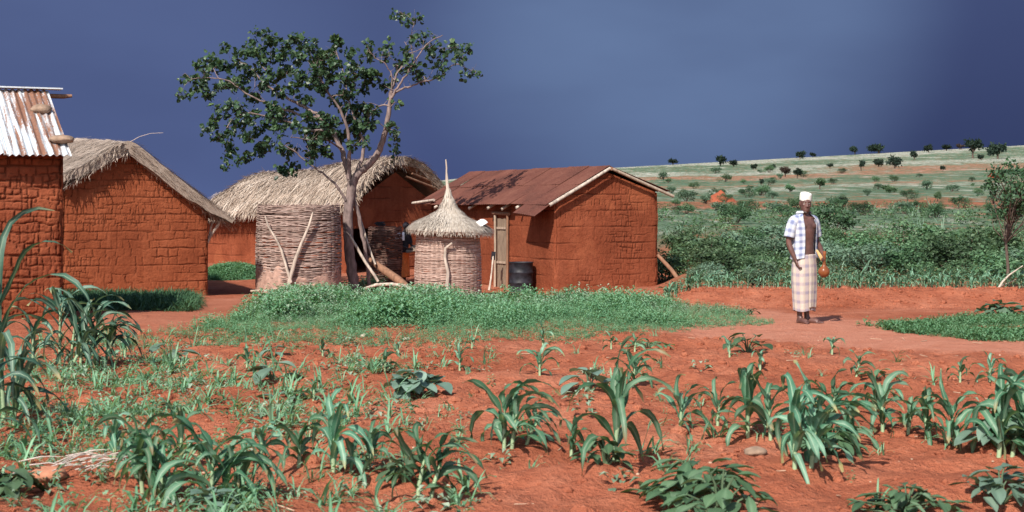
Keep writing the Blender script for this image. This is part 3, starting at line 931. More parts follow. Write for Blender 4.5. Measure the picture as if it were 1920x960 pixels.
# stalks of the cap
n = 3800; an = rng.uniform(0, 2 * math.pi, n); rr = np.sqrt(rng.uniform(.0, 1, n)) * .84 + .02
zz = np.interp(rr, [p[0] for p in prof[:12]], [p[1] for p in prof[:12]])
Pp = np.stack([kx + .05 * np.minimum(1, rr / .6) + rr * np.cos(an), ky + rr * np.sin(an), kz + zz + .012 - .035 * np.cos(an) * (rr > .3)], -1)
sl = np.interp(rr, [.03, .1, .2, .35, .6, .8, .9], [-4, -2.6, -1.6, -.75, -.45, -.6, -.9])
Dn = np.stack([np.cos(an), np.sin(an), sl], -1); Dn /= np.linalg.norm(Dn, axis=1)[:, None]
Nn = np.stack([-sl * np.cos(an), -sl * np.sin(an), np.ones(n)], -1); Nn /= np.linalg.norm(Nn, axis=1)[:, None]
straws(b, Pp, Dn, Nn, n, .17, .012, rng, .12, .01)
n = 900; an = rng.uniform(0, 2 * math.pi, n); rr = .86 + rng.uniform(-.05, .04, n)
Pp = np.stack([kx + .05 + rr * np.cos(an), ky + rr * np.sin(an), kz + 1.42 + rng.uniform(-.05, .04, n) - .035 * np.cos(an)], -1)
Dn = np.stack([np.cos(an), np.sin(an), an * 0 - 1.2], -1); Dn /= np.linalg.norm(Dn, axis=1)[:, None]
Nn = np.stack([np.cos(an), np.sin(an), an * 0 + .8], -1); Nn /= np.linalg.norm(Nn, axis=1)[:, None]
straws(b, Pp, Dn, Nn, n, .11, .012, rng, .3, .02, (0, .7))
b.build('thatch_cap', M['straw_grey'], gk, smooth=False)
b = MB(); tpz = kz + 1.42 + .9
b.tube([(kx - .02, ky, tpz), (kx - .035, ky, tpz + .2), (kx - .03, ky, tpz + .45), (kx - .045, ky, tpz + .62)], [.022, .02, .018, .012], 7); b.build('finial', M['wood_pale'], gk)
b = MB(); b.tube([W(838, 546, 32.20), W(840, 510, 32.22), W(834, 482, 32.24), W(836, 465, 32.25), W(848, 456, 32.2)], [.04, .036, .034, .03, .026], 9)
tag(b.build('leaning_pole', M['wood_pale'], loc=W(838, 550, 32.2)), 'bent pale pole with a crooked top propped against the squat thatched granary', 'pole')
# white enamel bowl lying on the eave
c = Vector((kx + .66, ky - .30, kz + 1.42 + .22)); b = MB()
pr = [(.0, 0), (.06, .0), (.11, .03), (.14, .08), (.15, .13), (.155, .135), (.145, .13), (.135, .08), (.1, .04), (0, .012)]
a = np.arange(24) * 2 * math.pi / 24; R_ = np.array(Matrix.Rotation(math.radians(150), 3, 'Y'))
P = np.array([[[r * math.cos(t), r * math.sin(t), z] for t in a] for r, z in pr]) @ R_.T + np.array(c)
b.grid(P, closed=True); tag(b.build('bowl', M['white'], loc=c - Vector((0, 0, .15))), 'white bowl turned over on the eave of the pointed granary thatch', 'bowl')

# small dark basket granary in the yard
sx, sy = (722 - 960) / F * 38.2, 38.2; sz = g1(sx, sy)
gs = thing('granary', 'small dark basket granary without roof behind the fallen logs', 'granary', (sx, sy, sz))
b = MB(); basket(b, (sx, sy, sz), .36, .40, 1.44, 52, 26, rng, .0125, .02, 3, .8); b.build('woven_wall', M['weave_dark'], gs)
b = MB(); b.loft([(sx, sy, sz + 1.30, .36, .36), (sx, sy, sz + 1.37, .36, .36)], 24); b.build('grain_fill', M['weave_dark'], gs)
b = MB()
for i in range(9):
    a = rng.uniform(0, 6.28); d = Vector((math.cos(a), .4 * math.sin(a), 0)); c = Vector((sx - .13 + rng.uniform(-.03, .03), sy, sz + 1.49 + .018 * i * .5))
    b.tube([c - d * .12, c + d * .13], .02, 6)
tag(b.build('bundle', M['dark'], loc=(sx - .13, sy, sz + 1.46)), 'dark bundle lying on top of the small dark basket', 'bundle')

# oil drum by the door
dx, dy = (977 - 960) / F * 35.75, 35.75; dz = g1(dx, dy) - .02
drum = thing('oil_drum', 'blackened open oil drum standing by the plank door', 'drum', (dx, dy, dz))
H = 1.6 - (491 - HZ) / F * dy - dz
pr = [(.27, 0), (.285, .012), (.285, .03), (.275, .04)]
for z in (.333, .666): pr += [(.275, H * z - .03), (.288, H * z - .012), (.288, H * z + .012), (.275, H * z + .03)]
pr += [(.275, H - .03), (.285, H - .02), (.288, H - .004), (.282, H), (.272, H - .006), (.268, H - .04), (.268, .1), (.0, .1)]
a = np.arange(40) * 2 * math.pi / 40
b = MB(); b.grid(np.array([[[dx + r * math.cos(t), dy + r * math.sin(t), dz + z] for t in a] for r, z in pr]), closed=True); b.build('body', M['drum'], drum)
# hoe leaning beside the door
hb = on4(-.40, 3.05, 0); hx = W(917, 541, 36.6); ht = W(925, 478, 37.0)
hoe = thing('hoe', 'pale wooden hoe with a dark blade leaning between the pointed granary and the door', 'hoe', (hx.x, hx.y, g1(hx.x, hx.y)))
b = MB(); b.tube([(hx.x, hx.y, hoe.location.z), hx + Vector((.03, .02, .12)), W(922, 510, 36.8), ht], [.035, .024, .022, .024], 7); b.build('handle', M['wood_pale'], hoe)
b = MB(); b.box(ht + Vector((0, -.02, -.02)), (.10, .03, .2), (Vector((.98, .1, -.1)).normalized(), Vector((0, 1, 0)), Vector((.1, 0, 1)).normalized())); b.build('blade', M['drum'], hoe, smooth=False)
# pole leaning on the right side of the house
p0, p1 = W(1281, 532, 35.6), W(1233, 478, 35.95); p0.z -= .05
b = MB(); b.tube([p0, (p0 + p1) / 2 + Vector((.02, 0, .02)), p1], [.055, .05, .042], 8)
tag(b.build('leaning_pole', M['wood_brown'], loc=p0), 'brown pole leaning against the right wall of the house with the rusty sheet roof', 'pole')
# forked prop under the eave of the left house
b = MB(); b.tube([W(387, 458, 33.6), W(396, 440, 33.55), W(410, 421, 33.5), W(416, 407, 33.5)], [.036, .034, .03, .022], 8)
b.tube([W(391, 449, 33.6), W(396, 425, 33.5), W(402, 406, 33.5)], [.028, .024, .016], 7)
p = W(387, 458, 33.6)
b.tube([p, Vector((p.x - .03, p.y + .04, g1(p.x, p.y)))], [.036, .042], 8)
b.build('eave_prop', M['wood_pale'], h2)

# logs and sticks in the yard
def log(name, pts, rad, mat, label, cat='log'):
    b = MB(); b.tube(pts, rad, 9); q = min((Vector(p) for p in pts), key=lambda v: v.z)
    return tag(b.build(name, M[mat], loc=q), label, cat)


log('fallen_log', [W(684, 483, 36.9), W(700, 492, 36.6), W(722, 508, 36.3), W(745, 524, 36.0), W(762, 538, 35.8)], [.07, .075, .095, .10, .09], 'wood_brown', 'thick brown log slanting down in front of the small dark basket')
log('stick', [W(655, 440, 35.7), W(668, 462, 35.6), W(684, 490, 35.5), W(702, 516, 35.4), W(709, 528, 35.4)], [.028, .032, .034, .034, .034], 'wood_pale', 'pale straight stick slanting down to the right across the tree trunk', 'stick')
log('stick', [W(672, 398, 36.6), W(684, 438, 36.5), W(694, 470, 36.4), W(704, 496, 36.3)], [.022, .025, .026, .026], 'wood_pale', 'thin pale stick leaning steeply beside the tree trunk above the brown log', 'stick')
log('fallen_branch', [W(684, 541, 34.6), W(706, 534, 34.5), W(735, 533, 34.4), W(762, 537, 34.3), W(785, 545, 34.2), W(800, 551, 34.2)], [.03, .038, .042, .04, .036, .03], 'wood_pale', 'pale crooked branch lying on the ground before the tree', 'branch')
log('plank', [W(470, 546, 34.0) + Vector((0, 0, 0)), W(520, 543, 34.0)], [.025, .03], 'wood', 'short grey stick lying at the foot of the tall granary', 'stick')

# ---------------------------------------------------------------- tree in the yard
def blossomless_tree():
    Y0 = 36.0; rg = np.random.default_rng(21)
    nodes = []      # (pos, radius)
    tb = MB()

    def limb(pix, r0, r1, d0=0., d1=0., seg=9):
        n = len(pix); pts = []; rr = []
        for i, (x, y) in enumerate(pix):
            f = i / (n - 1); pts.append(W(x, y, Y0 + d0 + (d1 - d0) * f)); rr.append((r0 + (r1 - r0) * f) * (.88 if r0 > .1 else .72))
        # subdivide with Catmull-Rom
        P = []; R = []
        for i in range(n - 1):
            a, b_, c, d = pts[max(i - 1, 0)], pts[i], pts[i + 1], pts[min(i + 2, n - 1)]
            for t in (0, .25, .5, .75):
                P.append(.5 * ((2 * b_) + (c - a) * t + (2 * a - 5 * b_ + 4 * c - d) * t * t + (3 * b_ - a - 3 * c + d) * t ** 3) + Vector(rg.normal(0, .010, 3)))
                R.append(rr[i] + (rr[i + 1] - rr[i]) * t)
        P.append(pts[-1]); R.append(rr[-1])
        tb.tube(P, R, seg, .5)
        for p, r in zip(P, R):
            nodes.append((p, r))
        for i in range(3, len(P) - 1, 2):
            if R[i] < .035 and rg.uniform() < .75:
                d = Vector(rg.normal(0, 1, 3)); d.z = abs(d.z) * .8 + .1; d.normalize(); L = rg.uniform(.12, .4)
                tb.tube([P[i], P[i] + d * L * .5 + Vector(rg.normal(0, .02, 3)), P[i] + d * L + Vector((0, 0, .04))], [R[i] * .4, R[i] * .25, .002], 4, .5, cap=False)
        return P
    base = W(664, 552, Y0); root = thing('yard_tree', 'leaning tree with a dense left crown and sparse right branches, growing among the houses', 'tree', (base.x, base.y, g1(base.x, base.y)))
    limb([(667, 556), (660, 510), (654, 465), (652, 420), (655, 375), (661, 340)], .145, .125)
    limb([(694, 556), (690, 510), (684, 465), (676, 420), (664, 365)], .065, .06, .25, .1)
    limb([(660, 350), (672, 325), (692, 308), (712, 280), (722, 245), (730, 205), (734, 170)], .115, .05, 0, -.3)
    limb([(733, 185), (745, 165), (762, 140), (775, 120), (800, 85), (830, 66)], .042, .012, -.3, -.6)
    limb([(734, 178), (755, 167), (775, 160), (790, 154), (825, 145), (850, 121), (880, 130), (893, 138)], .038, .009, -.3, .4)
    limb([(734, 172), (742, 145), (754, 122), (766, 100), (758, 78)], .036, .010, -.3, .3)
    limb([(732, 200), (715, 196), (700, 208), (690, 222)], .03, .014, -.3, -.1)
    limb([(734, 168), (734, 140), (720, 118), (700, 105), (688, 85)], .026, .008, -.3, -.7)
    limb([(766, 100), (790, 92), (815, 90), (860, 88)], .014, .006, .2, .5)
    limb([(775, 118), (770, 70), (775, 40), (752, 24)], .014, .005, -.3, -.2)
    limb([(659, 350), (648, 310), (640, 280), (622, 245), (600, 220), (570, 200), (540, 185), (500, 160), (470, 128)], .10, .022, 0, .5)
    limb([(656, 335), (654, 300), (655, 262), (642, 215), (615, 172), (592, 130)], .08, .018, 0, -.6)
    limb([(664, 335), (678, 300), (682, 268), (670, 235), (655, 190), (645, 140), (630, 95)], .07, .014, .05, .6)
    limb([(600, 220), (560, 215), (510, 195), (470, 180), (430, 152), (390, 145), (360, 148)], .045, .010, .3, -.4)
    limb([(622, 245), (570, 240), (520, 222), (470, 212), (440, 220), (425, 240)], .04, .010, .1, -.8)
    limb([(540, 185), (490, 120), (480, 95)], .03, .010, .4, .8)
    limb([(649, 375), (632, 350), (610, 328), (588, 312), (565, 296), (548, 280), (530, 272)], .045, .014, -.1, -.7)
    limb([(586, 311), (582, 295), (578, 282)], .02, .01, -.4, -.5)
    limb([(640, 280), (610, 262), (575, 262), (545, 258)], .03, .012, 0, -.9)
    A = [(55, 450, 15), (100, 448, 10), (80, 345, 20), (130, 335, 25), (190, 340, 30), (180, 270, 25), (225, 215, 18), (260, 225, 15), (240, 295, 20), (325, 165, 25), (180, 395, 25), (230, 425, 28), (290, 410, 28), (310, 400, 20), (280, 265, 25), (330, 265, 35), (390, 220, 30), (400, 260, 30), (360, 360, 30), (390, 390, 35), (440, 340, 30), (460, 140, 25), (510, 75, 15), (580, 75, 18), (490, 190, 40), (540, 170, 40), (600, 110, 30), (640, 110, 20), (600, 210, 40), (660, 240, 40), (700, 190, 35), (680, 150, 20), (740, 110, 25), (790, 120, 35), (800, 180, 35), (845, 135, 22), (760, 230, 30), (750, 210, 30), (540, 250, 35), (530, 320, 35), (480, 290, 35), (580, 360, 35), (640, 310, 40), (700, 300, 40), (780, 330, 40), (850, 300, 40), (900, 230, 35), (940, 220, 30), (880, 200, 25), (900, 290, 30), (930, 400, 35), (850, 380, 30), (740, 400, 40), (660, 420, 35), (560, 415, 30), (480, 440, 30), (510, 470, 25), (350, 495, 22), (270, 520, 20), (310, 545, 25), (270, 572, 12), (390, 550, 35), (420, 500, 20), (430, 590, 30), (250, 625, 25), (220, 632, 12), (350, 640, 30), (260, 690, 14), (300, 690, 15), (340, 720, 18), (370, 770, 25), (335, 800, 10), (430, 650, 28), (440, 690, 28), (480, 700, 25), (500, 590, 35), (540, 660, 35), (560, 600, 30), (620, 540, 40), (660, 550, 40), (620, 510, 25), (640, 610, 30), (640, 660, 30), (700, 610, 35), (700, 540, 25), (600, 730, 25), (550, 750, 30), (520, 790, 25), (570, 770, 25), (690, 770, 35), (650, 760, 20), (730, 770, 20), (400, 830, 18), (450, 810, 25), (340, 885, 14), (670, 875, 30), (740, 870, 25), (720, 910, 15), (840, 780, 25), (840, 820, 20), (760, 650, 30), (820, 580, 35), (860, 620, 35), (800, 690, 30), (870, 690, 35), (920, 600, 35), (940, 680, 35), (900, 740, 25), (930, 790, 20), (840, 460, 25), (780, 470, 25)]
    Bc = [(15, 240, 25), (150, 240, 40), (200, 265, 25), (110, 290, 30), (130, 330, 30), (60, 310, 30), (20, 330, 30), (90, 400, 35), (40, 400, 30), (250, 350, 25), (300, 400, 35), (350, 420, 30), (380, 440, 25), (250, 390, 25), (220, 440, 30), (160, 420, 35), (120, 450, 35), (60, 460, 30), (180, 490, 35), (240, 500, 30), (290, 470, 30), (300, 550, 35), (340, 570, 30), (250, 560, 30), (180, 570, 35), (120, 540, 25), (210, 620, 35), (280, 610, 35), (310, 650, 30), (330, 590, 20), (150, 640, 30), (90, 640, 30), (40, 640, 30), (60, 710, 30), (120, 740, 35), (30, 740, 25), (170, 700, 35), (230, 680, 35), (270, 700, 22), (270, 740, 18), (300, 690, 30), (240, 770, 20), (100, 810, 18), (15, 800, 25), (310, 750, 18),
          (310, 235, 12), (325, 265, 14), (340, 285, 12), (295, 305, 12), (395, 310, 20), (415, 240, 14), (412, 265, 10), (465, 325, 16), (460, 70, 16), (490, 95, 10), (520, 100, 12), (505, 125, 12), (575, 105, 18), (555, 210, 10), (575, 210, 10), (625, 185, 22), (505, 280, 24), (640, 255, 18), (670, 240, 16), (650, 270, 14), (735, 245, 18), (720, 265, 12), (770, 255, 14), (800, 260, 16), (850, 248, 18), (790, 310, 14), (815, 298, 14), (655, 325, 16), (700, 325, 18), (690, 345, 14), (715, 365, 16), (605, 410, 22), (570, 405, 14), (550, 370, 20), (570, 340, 16), (520, 330, 14), (825, 380, 14), (880, 390, 16), (700, 400, 12), (445, 690, 24), (455, 720, 20), (430, 670, 14), (455, 780, 12), (450, 820, 8), (425, 430, 14), (465, 550, 8), (515, 375, 12), (465, 380, 10)]
    cl = [(320 + x / 3.2, 40 + y / 3.2, r / 3.2) for x, y, r in A] + [(580 + x / 2.824, y / 2.824, r / 2.824) for x, y, r in Bc]
    lb = MB(); cl2 = []
    m = Y0 / F
    for x, y, r in cl:
        dense = x < 715
        # depth: the crown is round, deepest in its middle
        cxn = (x - 560) / 190; cyn = (y - 190) / 130
        room = max(.15, 1 - cxn * cxn - cyn * cyn) ** .5 if dense else .35
        cl2.append((W(x, y, Y0 + rg.uniform(-1.5, 1.5) * room), r * m))
    for p, r in sorted(cl2, key=lambda q: min((q[0] - n[0]).length for n in nodes)):
        q, rad = min(nodes, key=lambda n: (n[0] - p).length + .10 * (n[0] - base).length)
        mid = (p + q) / 2 + Vector(rg.normal(0, .06, 3)) + Vector((0, 0, .06))
        pts = [q, (q + mid) / 2 + Vector(rg.normal(0, .02, 3)), mid, (mid + p) / 2 + Vector(rg.normal(0, .03, 3)), p]
        r0 = min(rad * .7, .022)
        tb.tube(pts, [r0, r0 * .85, r0 * .7, r0 * .5, .004], 5, .5, cap=False)
        for a_ in pts[1:]: nodes.append((a_, r0 * .7))
        n = int(12 + (r / .1) ** 2 * (19 if p.x < W(715, 0, Y0).x else 12))
        # a few leafy shoots per clump
        k = max(2, int(r / .045))
        sh = p + Vector((0, 0, 0)); offs = rg.normal(0, 1, (k, 3)); offs /= np.linalg.norm(offs, axis=1)[:, None]
        offs *= r * rg.uniform(.2, 1.0, (k, 1)); offs[:, 1] *= 1.2
        for i in range(n):
            o = offs[i % k] + rg.normal(0, .045, 3)
            c = np.array(p) + o
            size = rg.uniform(.034, .082)
            nn = rg.normal(0, .8, 3) + np.array([-.25, -.2, .55]); nn /= np.linalg.norm(nn)
            d = o / (np.linalg.norm(o) + 1e-6) + rg.normal(0, .5, 3) + np.array([0, 0, -.35]); d -= nn * d.dot(nn); d /= np.linalg.norm(d)
            s = np.cross(nn, d)
            w = size * rg.uniform(.7, .95); fold = nn * size * rg.uniform(.1, .35)
            V = [c, c + d * size * .35 + s * w + fold, c + d * size * 1.25 + s * w * .75 + fold, c + d * size * 1.75 - nn * size * .3, c + d * size * 1.25 - s * w * .75 + fold, c + d * size * .35 - s * w + fold, c + d * size * .9]
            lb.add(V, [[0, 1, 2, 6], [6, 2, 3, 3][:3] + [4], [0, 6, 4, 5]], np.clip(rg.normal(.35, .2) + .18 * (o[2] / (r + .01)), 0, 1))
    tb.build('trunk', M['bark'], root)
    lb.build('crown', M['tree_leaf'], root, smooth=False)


M['tree_leaf'] = leaf_mat('tree_leaf', (.020, .042, .022), (.055, .100, .042), (.15, .21, .08), .42, .3, .45)
blossomless_tree()
# ---------------------------------------------------------------- people
def skin_mat(name, c):
    t = MT(name); n = t.noise(t.tc(), 9, 4)
    col = t.mix(t.ramp(n, [(.35, 0.0), (.65, 1.0)]), tuple(x * .75 for x in c), tuple(x * 1.25 for x in c))
    t.color(col).rough(.42); t.b.inputs['Specular IOR Level'].default_value = .45
    return t.m


def plaid(name, base, b1, b2, pu, pv, wu=.42, wv=.42, line=None):
    t = MT(name); uv = t.tc('UV'); s = t.N.new('ShaderNodeSeparateXYZ'); t.link(uv, s.inputs[0])

    def band(sock, p, w):
        f = t.math('FRACT', t.math('MULTIPLY', sock, 1 / p))
        d = t.math('ABSOLUTE', t.math('SUBTRACT', f, .5))
        return t.ramp(d, [(w * .30, 1.0), (w * .70, 0.0)])
    a = band(s.outputs[0], pu, wu); c = band(s.outputs[1], pv, wv)
    both = t.math('MULTIPLY', a, c); any_ = t.math('MAXIMUM', a, c)
    col = t.mix(any_, base, b1); col = t.mix(both, col, b2)
    if line:
        f = t.math('FRACT', t.math('MULTIPLY', s.outputs[0], 2 / pu)); d = t.math('ABSOLUTE', t.math('SUBTRACT', f, .5))
        col = t.mix(t.ramp(d, [(.03, .6), (.06, 0.0)]), col, line)
    n = t.noise(t.tc(), 14, 3); col = t.mix(t.ramp(n, [(.4, .18), (.7, 0.0)]), col, (.40, .30, .24))
    t.color(col).rough(.9).bump(t.noise(t.tc(), 22, 3), .35, .01); t.b.inputs['Specular IOR Level'].default_value = .1
    return t.m


M['skin'] = skin_mat('dark_skin', (.115, .054, .043))
M['skin2'] = skin_mat('darker_skin', (.04, .02, .017))
M['shirt'] = plaid('checked_shirt_cloth', (.55, .57, .60), (.34, .38, .49), (.13, .17, .31), .115, .085, .40, .42)
M['wrap'] = plaid('checked_wrap_cloth', (.50, .435, .365), (.40, .33, .325), (.26, .225, .28), .13, .115, .46, .36, (.50, .39, .24))
M['cap'] = plain('white_cap', (.66, .64, .57), .08, 40, .9, .004)
M['orange'] = plain('orange_cloth', (.60, .20, .06), .25, 9, .9, .006)
M['eye'] = plain('eye', (.50, .45, .38), .05, 5, .3, 0)
M['beard'] = plain('grey_stubble', (.10, .085, .08), .3, 60, .9, .004)
M['gourd'] = plain('polished_gourd', (.20, .062, .022), .3, 7, .3, .002)
M['yellow_cloth'] = plain('ochre_cloth', (.58, .36, .16), .2, 12, .9, .004)
M['tray'] = plain('coiled_tray', (.26, .19, .14), .3, 30, .9, .01)


def remesh(mb, voxel, name, mat, parent, smooth_it=4):
    o = mb.build('tmp', mat, loc=(0, 0, 0))
    md = o.modifiers.new('r', 'REMESH'); md.mode = 'VOXEL'; md.voxel_size = voxel; md.use_smooth_shade = True
    ms = o.modifiers.new('s', 'SMOOTH'); ms.iterations = smooth_it; ms.factor = .5
    dg = bpy.context.evaluated_depsgraph_get(); dg.update()
    me = bpy.data.meshes.new_from_object(o.evaluated_get(dg)); me.name = name
    old = o.data; bpy.data.objects.remove(o); bpy.data.meshes.remove(old)
    me.polygons.foreach_set('use_smooth', np.ones(len(me.polygons), bool))
    if not me.materials: me.materials.append(mat)
    r = bpy.data.objects.new(name, me); COL.objects.link(r); r.parent = parent
    return r


def chain(b, pts, radii, seg=12, sub=4):
    P = []; R = []; pts = [Vector(p) for p in pts]
    for i in range(len(pts) - 1):
        a, b_, c, d = pts[max(i - 1, 0)], pts[i], pts[i + 1], pts[min(i + 2, len(pts) - 1)]
        for k in range(sub):
            t = k / sub
            P.append(.5 * ((2 * b_) + (c - a) * t + (2 * a - 5 * b_ + 4 * c - d) * t * t + (3 * b_ - a - 3 * c + d) * t ** 3)); R.append(radii[i] + (radii[i + 1] - radii[i]) * t)
    P.append(pts[-1]); R.append(radii[-1]); b.tube(P, R, seg)
    b.ball(P[0], R[0] * .98, 10, 7); b.ball(P[-1], R[-1] * .98, 10, 7)


def hand(b, wrist, d, palm, length=.18, curl=.5, spread=.10, thumb=1):
    """d: direction of the fingers, palm: direction the palm faces; thumb: +1/-1 side"""
    d = Vector(d).normalized(); palm = Vector(palm); palm = (palm - d * palm.dot(d)).normalized(); side = d.cross(palm) * thumb
    w = Vector(wrist); pl = length * .5
    b.tube([w - d * .01, w + d * pl * .4, w + d * pl * .95], [(.024, .02), (.034, .016), (.037, .014)], 12) if False else None
    # palm: flattened block of overlapping tubes
    for i, o in enumerate((.028, .0095, -.0095, -.028)):
        b.tube([w, w + d * pl * .5 + side * o * .85, w + d * pl + side * o], [.016, .0145, .0115], 9)
    for i, (o, l) in enumerate(((.028, .40), (.0095, .46), (-.0095, .43), (-.028, .34))):
        k = w + d * pl + side * o; L = length * l; dd = (d + side * o * spread * 20).normalized(); pts = [k - d * .012]; p = k
        for j, q in enumerate((.45, .32, .26)):
            an = curl * (.7 + .6 * j) if j else curl * .5
            c_ = sum([curl * (.5, .9, .8)[m] for m in range(j + 1)])
            p = p + (dd * math.cos(c_) + palm * math.sin(c_)) * L * q; pts.append(p)
        b.tube(pts, [.0105, .0100, .0090, .0075], 8); b.ball(pts[-1], .0075, 8, 5)
    t0 = w + d * pl * .25 + side * .025; t1 = t0 + (d * .6 + side * .6 + palm * .35).normalized() * length * .2; t2 = t1 + (d * .85 + side * .15 + palm * .45).normalized() * length * .17
    t3 = t2 + (d * .9 - side * .05 + palm * .4).normalized() * length * .13
    b.tube([w + side * .012 + d * .01, t0, t1, t2, t3], [.015, .0145, .012, .0105, .008], 8); b.ball(t3, .008, 8, 5)


def head_parts(b, c, yaw, tilt=0, s=1.):
    """head with chin at c.z-.115; faces -Y turned by yaw"""
    R = Matrix.Rotation(yaw, 3, 'Z') @ Matrix.Rotation(tilt, 3, 'X') @ Matrix.Rotation(math.radians(4), 3, 'Y'); c = Vector(c)
    hb = MB()
    hb.loft([(0, -.060, -.118, .022, .030), (0, -.052, -.108, .036, .048), (0, -.035, -.085, .051, .072), (0, -.018, -.055, .060, .087), (0, -.006, -.02, .066, .094), (0, 0, .02, .070, .098),
             (0, .002, .055, .0705, .098), (0, .003, .085, .063, .088), (0, .004, .105, .046, .066), (0, .004, .117, .018, .03)], 28)
    hb.tube([(0, -.094, .018), (0, -.106, -.010), (0, -.112, -.032), (0, -.100, -.044)], [.009, .011, .0155, .011], 10)
    hb.ball((.013, -.098, -.038), (.011, .012, .009)); hb.ball((-.013, -.098, -.038), (.011, .012, .009))
    hb.ball((0, -.085, .030), (.052, .018, .012)); hb.ball((.036, -.072, -.018), (.02, .02, .02)); hb.ball((-.036, -.072, -.018), (.02, .02, .02))
    hb.ball((0, -.090, -.066), (.026, .016, .0075)); hb.ball((0, -.088, -.078), (.022, .016, .0085)); hb.ball((0, -.066, -.106), (.026, .024, .018))
    for sx in (-1, 1):
        hb.ball((sx * .073, .010, -.005), (.010, .020, .032))
    for V, n in zip(hb.V, range(99)):
        b.add((np.array(V) * s) @ np.array(R).T + np.array(c), hb.L[n].reshape(-1, hb.S[n][0]) - sum(len(v) for v in hb.V[:n]))
    return R


def cloth(b, secs, a0, a1, seg, fold=0, nf=7, seed=0, uvs=1.0):
    """open or closed sleeve of cloth; angle 0 = front (-Y), counted towards +X"""
    a = np.linspace(a0, a1, seg); P = []; U = []
    for i, s in enumerate(secs):
        cx, cy, z, rx, ry = s[:5]; f = fold * (1 - i / (len(secs) - 1)) if fold else 0
        k = 1 + f * (np.sin(a * nf + seed) * .6 + np.sin(a * (nf * 1.7) + 1.3 + seed) * .4)
        P.append(np.stack([cx + rx * k * np.sin(a), cy - ry * k * np.cos(a), np.full(seg, z) + (f * .15 * np.sin(a * 3 + 1))], -1)); U.append(np.stack([a * .165 * uvs, np.full(seg, z)], -1))
    b.grid(np.array(P), .5, np.array(U))


def thicken(o, t=.006):
    m = o.modifiers.new('thickness', 'SOLIDIFY'); m.thickness = t; m.offset = 0
    s = o.modifiers.new('soft', 'SUBSURF'); s.levels = 1; s.render_levels = 1
    return o


# --- the old man on the path
mY = 20.14; mx = (1508 - 960) / F * mY; mz = g1(mx, mY)
man = thing('person', 'man in white cap, open checked shirt and checked wrap standing barefoot on the path', 'person', (mx, mY, mz + .0), math.radians(32))
man.scale = (1, 1, 1)
b = MB()
b.loft([(0, .0, .78, .150, .105), (0, 0, .86, .158, .112), (0, -.004, .95, .138, .100), (0, -.006, 1.02, .132, .097), (0, -.006, 1.10, .142, .100), (0, -.004, 1.20, .158, .108), (0, 0, 1.29, .168, .106), (0, .004, 1.35, .160, .092), (0, .006, 1.39, .115, .074), (0, .006, 1.42, .066, .058)], 28)
# collar bones, chest and navel
b.tube([(-.13, -.055, 1.372), (-.03, -.078, 1.362)], [.012, .010], 8); b.tube([(.13, -.055, 1.372), (.03, -.078, 1.362)], [.012, .010], 8)
b.ball((-.07, -.072, 1.26), (.07, .036, .05)); b.ball((.07, -.072, 1.26), (.07, .036, .05))
chain(b, [(0, .012, 1.36), (0, -.005, 1.45), (0, -.012, 1.50)], [.062, .054, .054])
Rh = head_parts(b, (0, -.022, 1.555), math.radians(-30), math.radians(3), 1.0)
# his right arm hangs, left forearm comes forward to the gourd
chain(b, [(-.12, .005, 1.345), (-.182, .008, 1.335), (-.222, .022, 1.20), (-.238, .032, 1.06), (-.222, .0, .95), (-.190, -.045, .825)], [.055, .055, .044, .037, .036, .024])
hand(b, (-.190, -.045, .825), (.16, -.22, -.95), (.75, -.35, -.1), .16, .75, .05, -1)
chain(b, [(.12, .005, 1.345), (.182, .008, 1.335), (.232, .040, 1.20), (.262, .050, 1.075), (.225, -.05, .985), (.165, -.165, .905)], [.055, .055, .044, .037, .036, .024])
hand(b, (.165, -.165, .905), (-.32, -.75, -.55), (-.55, .1, -.75), .17, 1.05, .05, 1)
# legs and bare feet
for s, toe in ((-1, (-.03, -.02)), (1, (.045, -.02))):
    x = s * .078
    chain(b, [(x, 0, .84), (x * 1.08, .0, .66), (x * .95, -.012, .46), (x * .88, .018, .32), (x * .80, .022, .16), (x * .78, .022, .075)], [.085, .074, .055, .052, .036, .033])
    ax = x * .78
    b.loft([(ax, .03, .002, .032, .05), (ax, .02, .03, .036, .055), (ax, .012, .07, .034, .042), (ax, .02, .10, .033, .036)], 16)
    b.tube([(ax, .03, .034), (ax + toe[0] * .4, -.05, .034), (ax + toe[0] * .8, -.11, .026), (ax + toe[0], -.155, .019)], [.036, .037, .040, .030], 12)
    for i in range(5):
        o = (i - 2) * .0165 * s
        r = .0125 if i == 0 else .0095
        px_ = ax + toe[0] - o
        b.tube([(px_, -.145, .018), (px_ + toe[0] * .1, -.195 + .009 * i, .011)], [r * 1.1, r], 8); b.ball((px_ + toe[0] * .1, -.195 + .009 * i, .011), r, 8, 6)
body = remesh(b, .0058, 'body', M['skin'], man, 3)
# eyes, stubble
for sx in (-1, 1):
    e = MB(); c = Vector((0, -.022, 1.555)) + Rh @ Vector((sx * .030, -.0835, .006)); e.ball(c, (.0125, .0105, .007)); o = e.build('eye', M['eye'], loc=(0, 0, 0)); o.parent = man
    e = MB(); c = Vector((0, -.022, 1.555)) + Rh @ Vector((sx * .030, -.0925, .006)); e.ball(c, (.0058, .003, .0058)); p_ = e.build('pupil', M['dark'], loc=(0, 0, 0)); p_.parent = o
e = MB(); hc = Vector((0, -.022, 1.555)); e.ball(hc + Rh @ Vector((0, -.078, -.105)), (.030, .022, .018)); o = e.build('beard', M['beard'], loc=(0, 0, 0)); o.parent = man
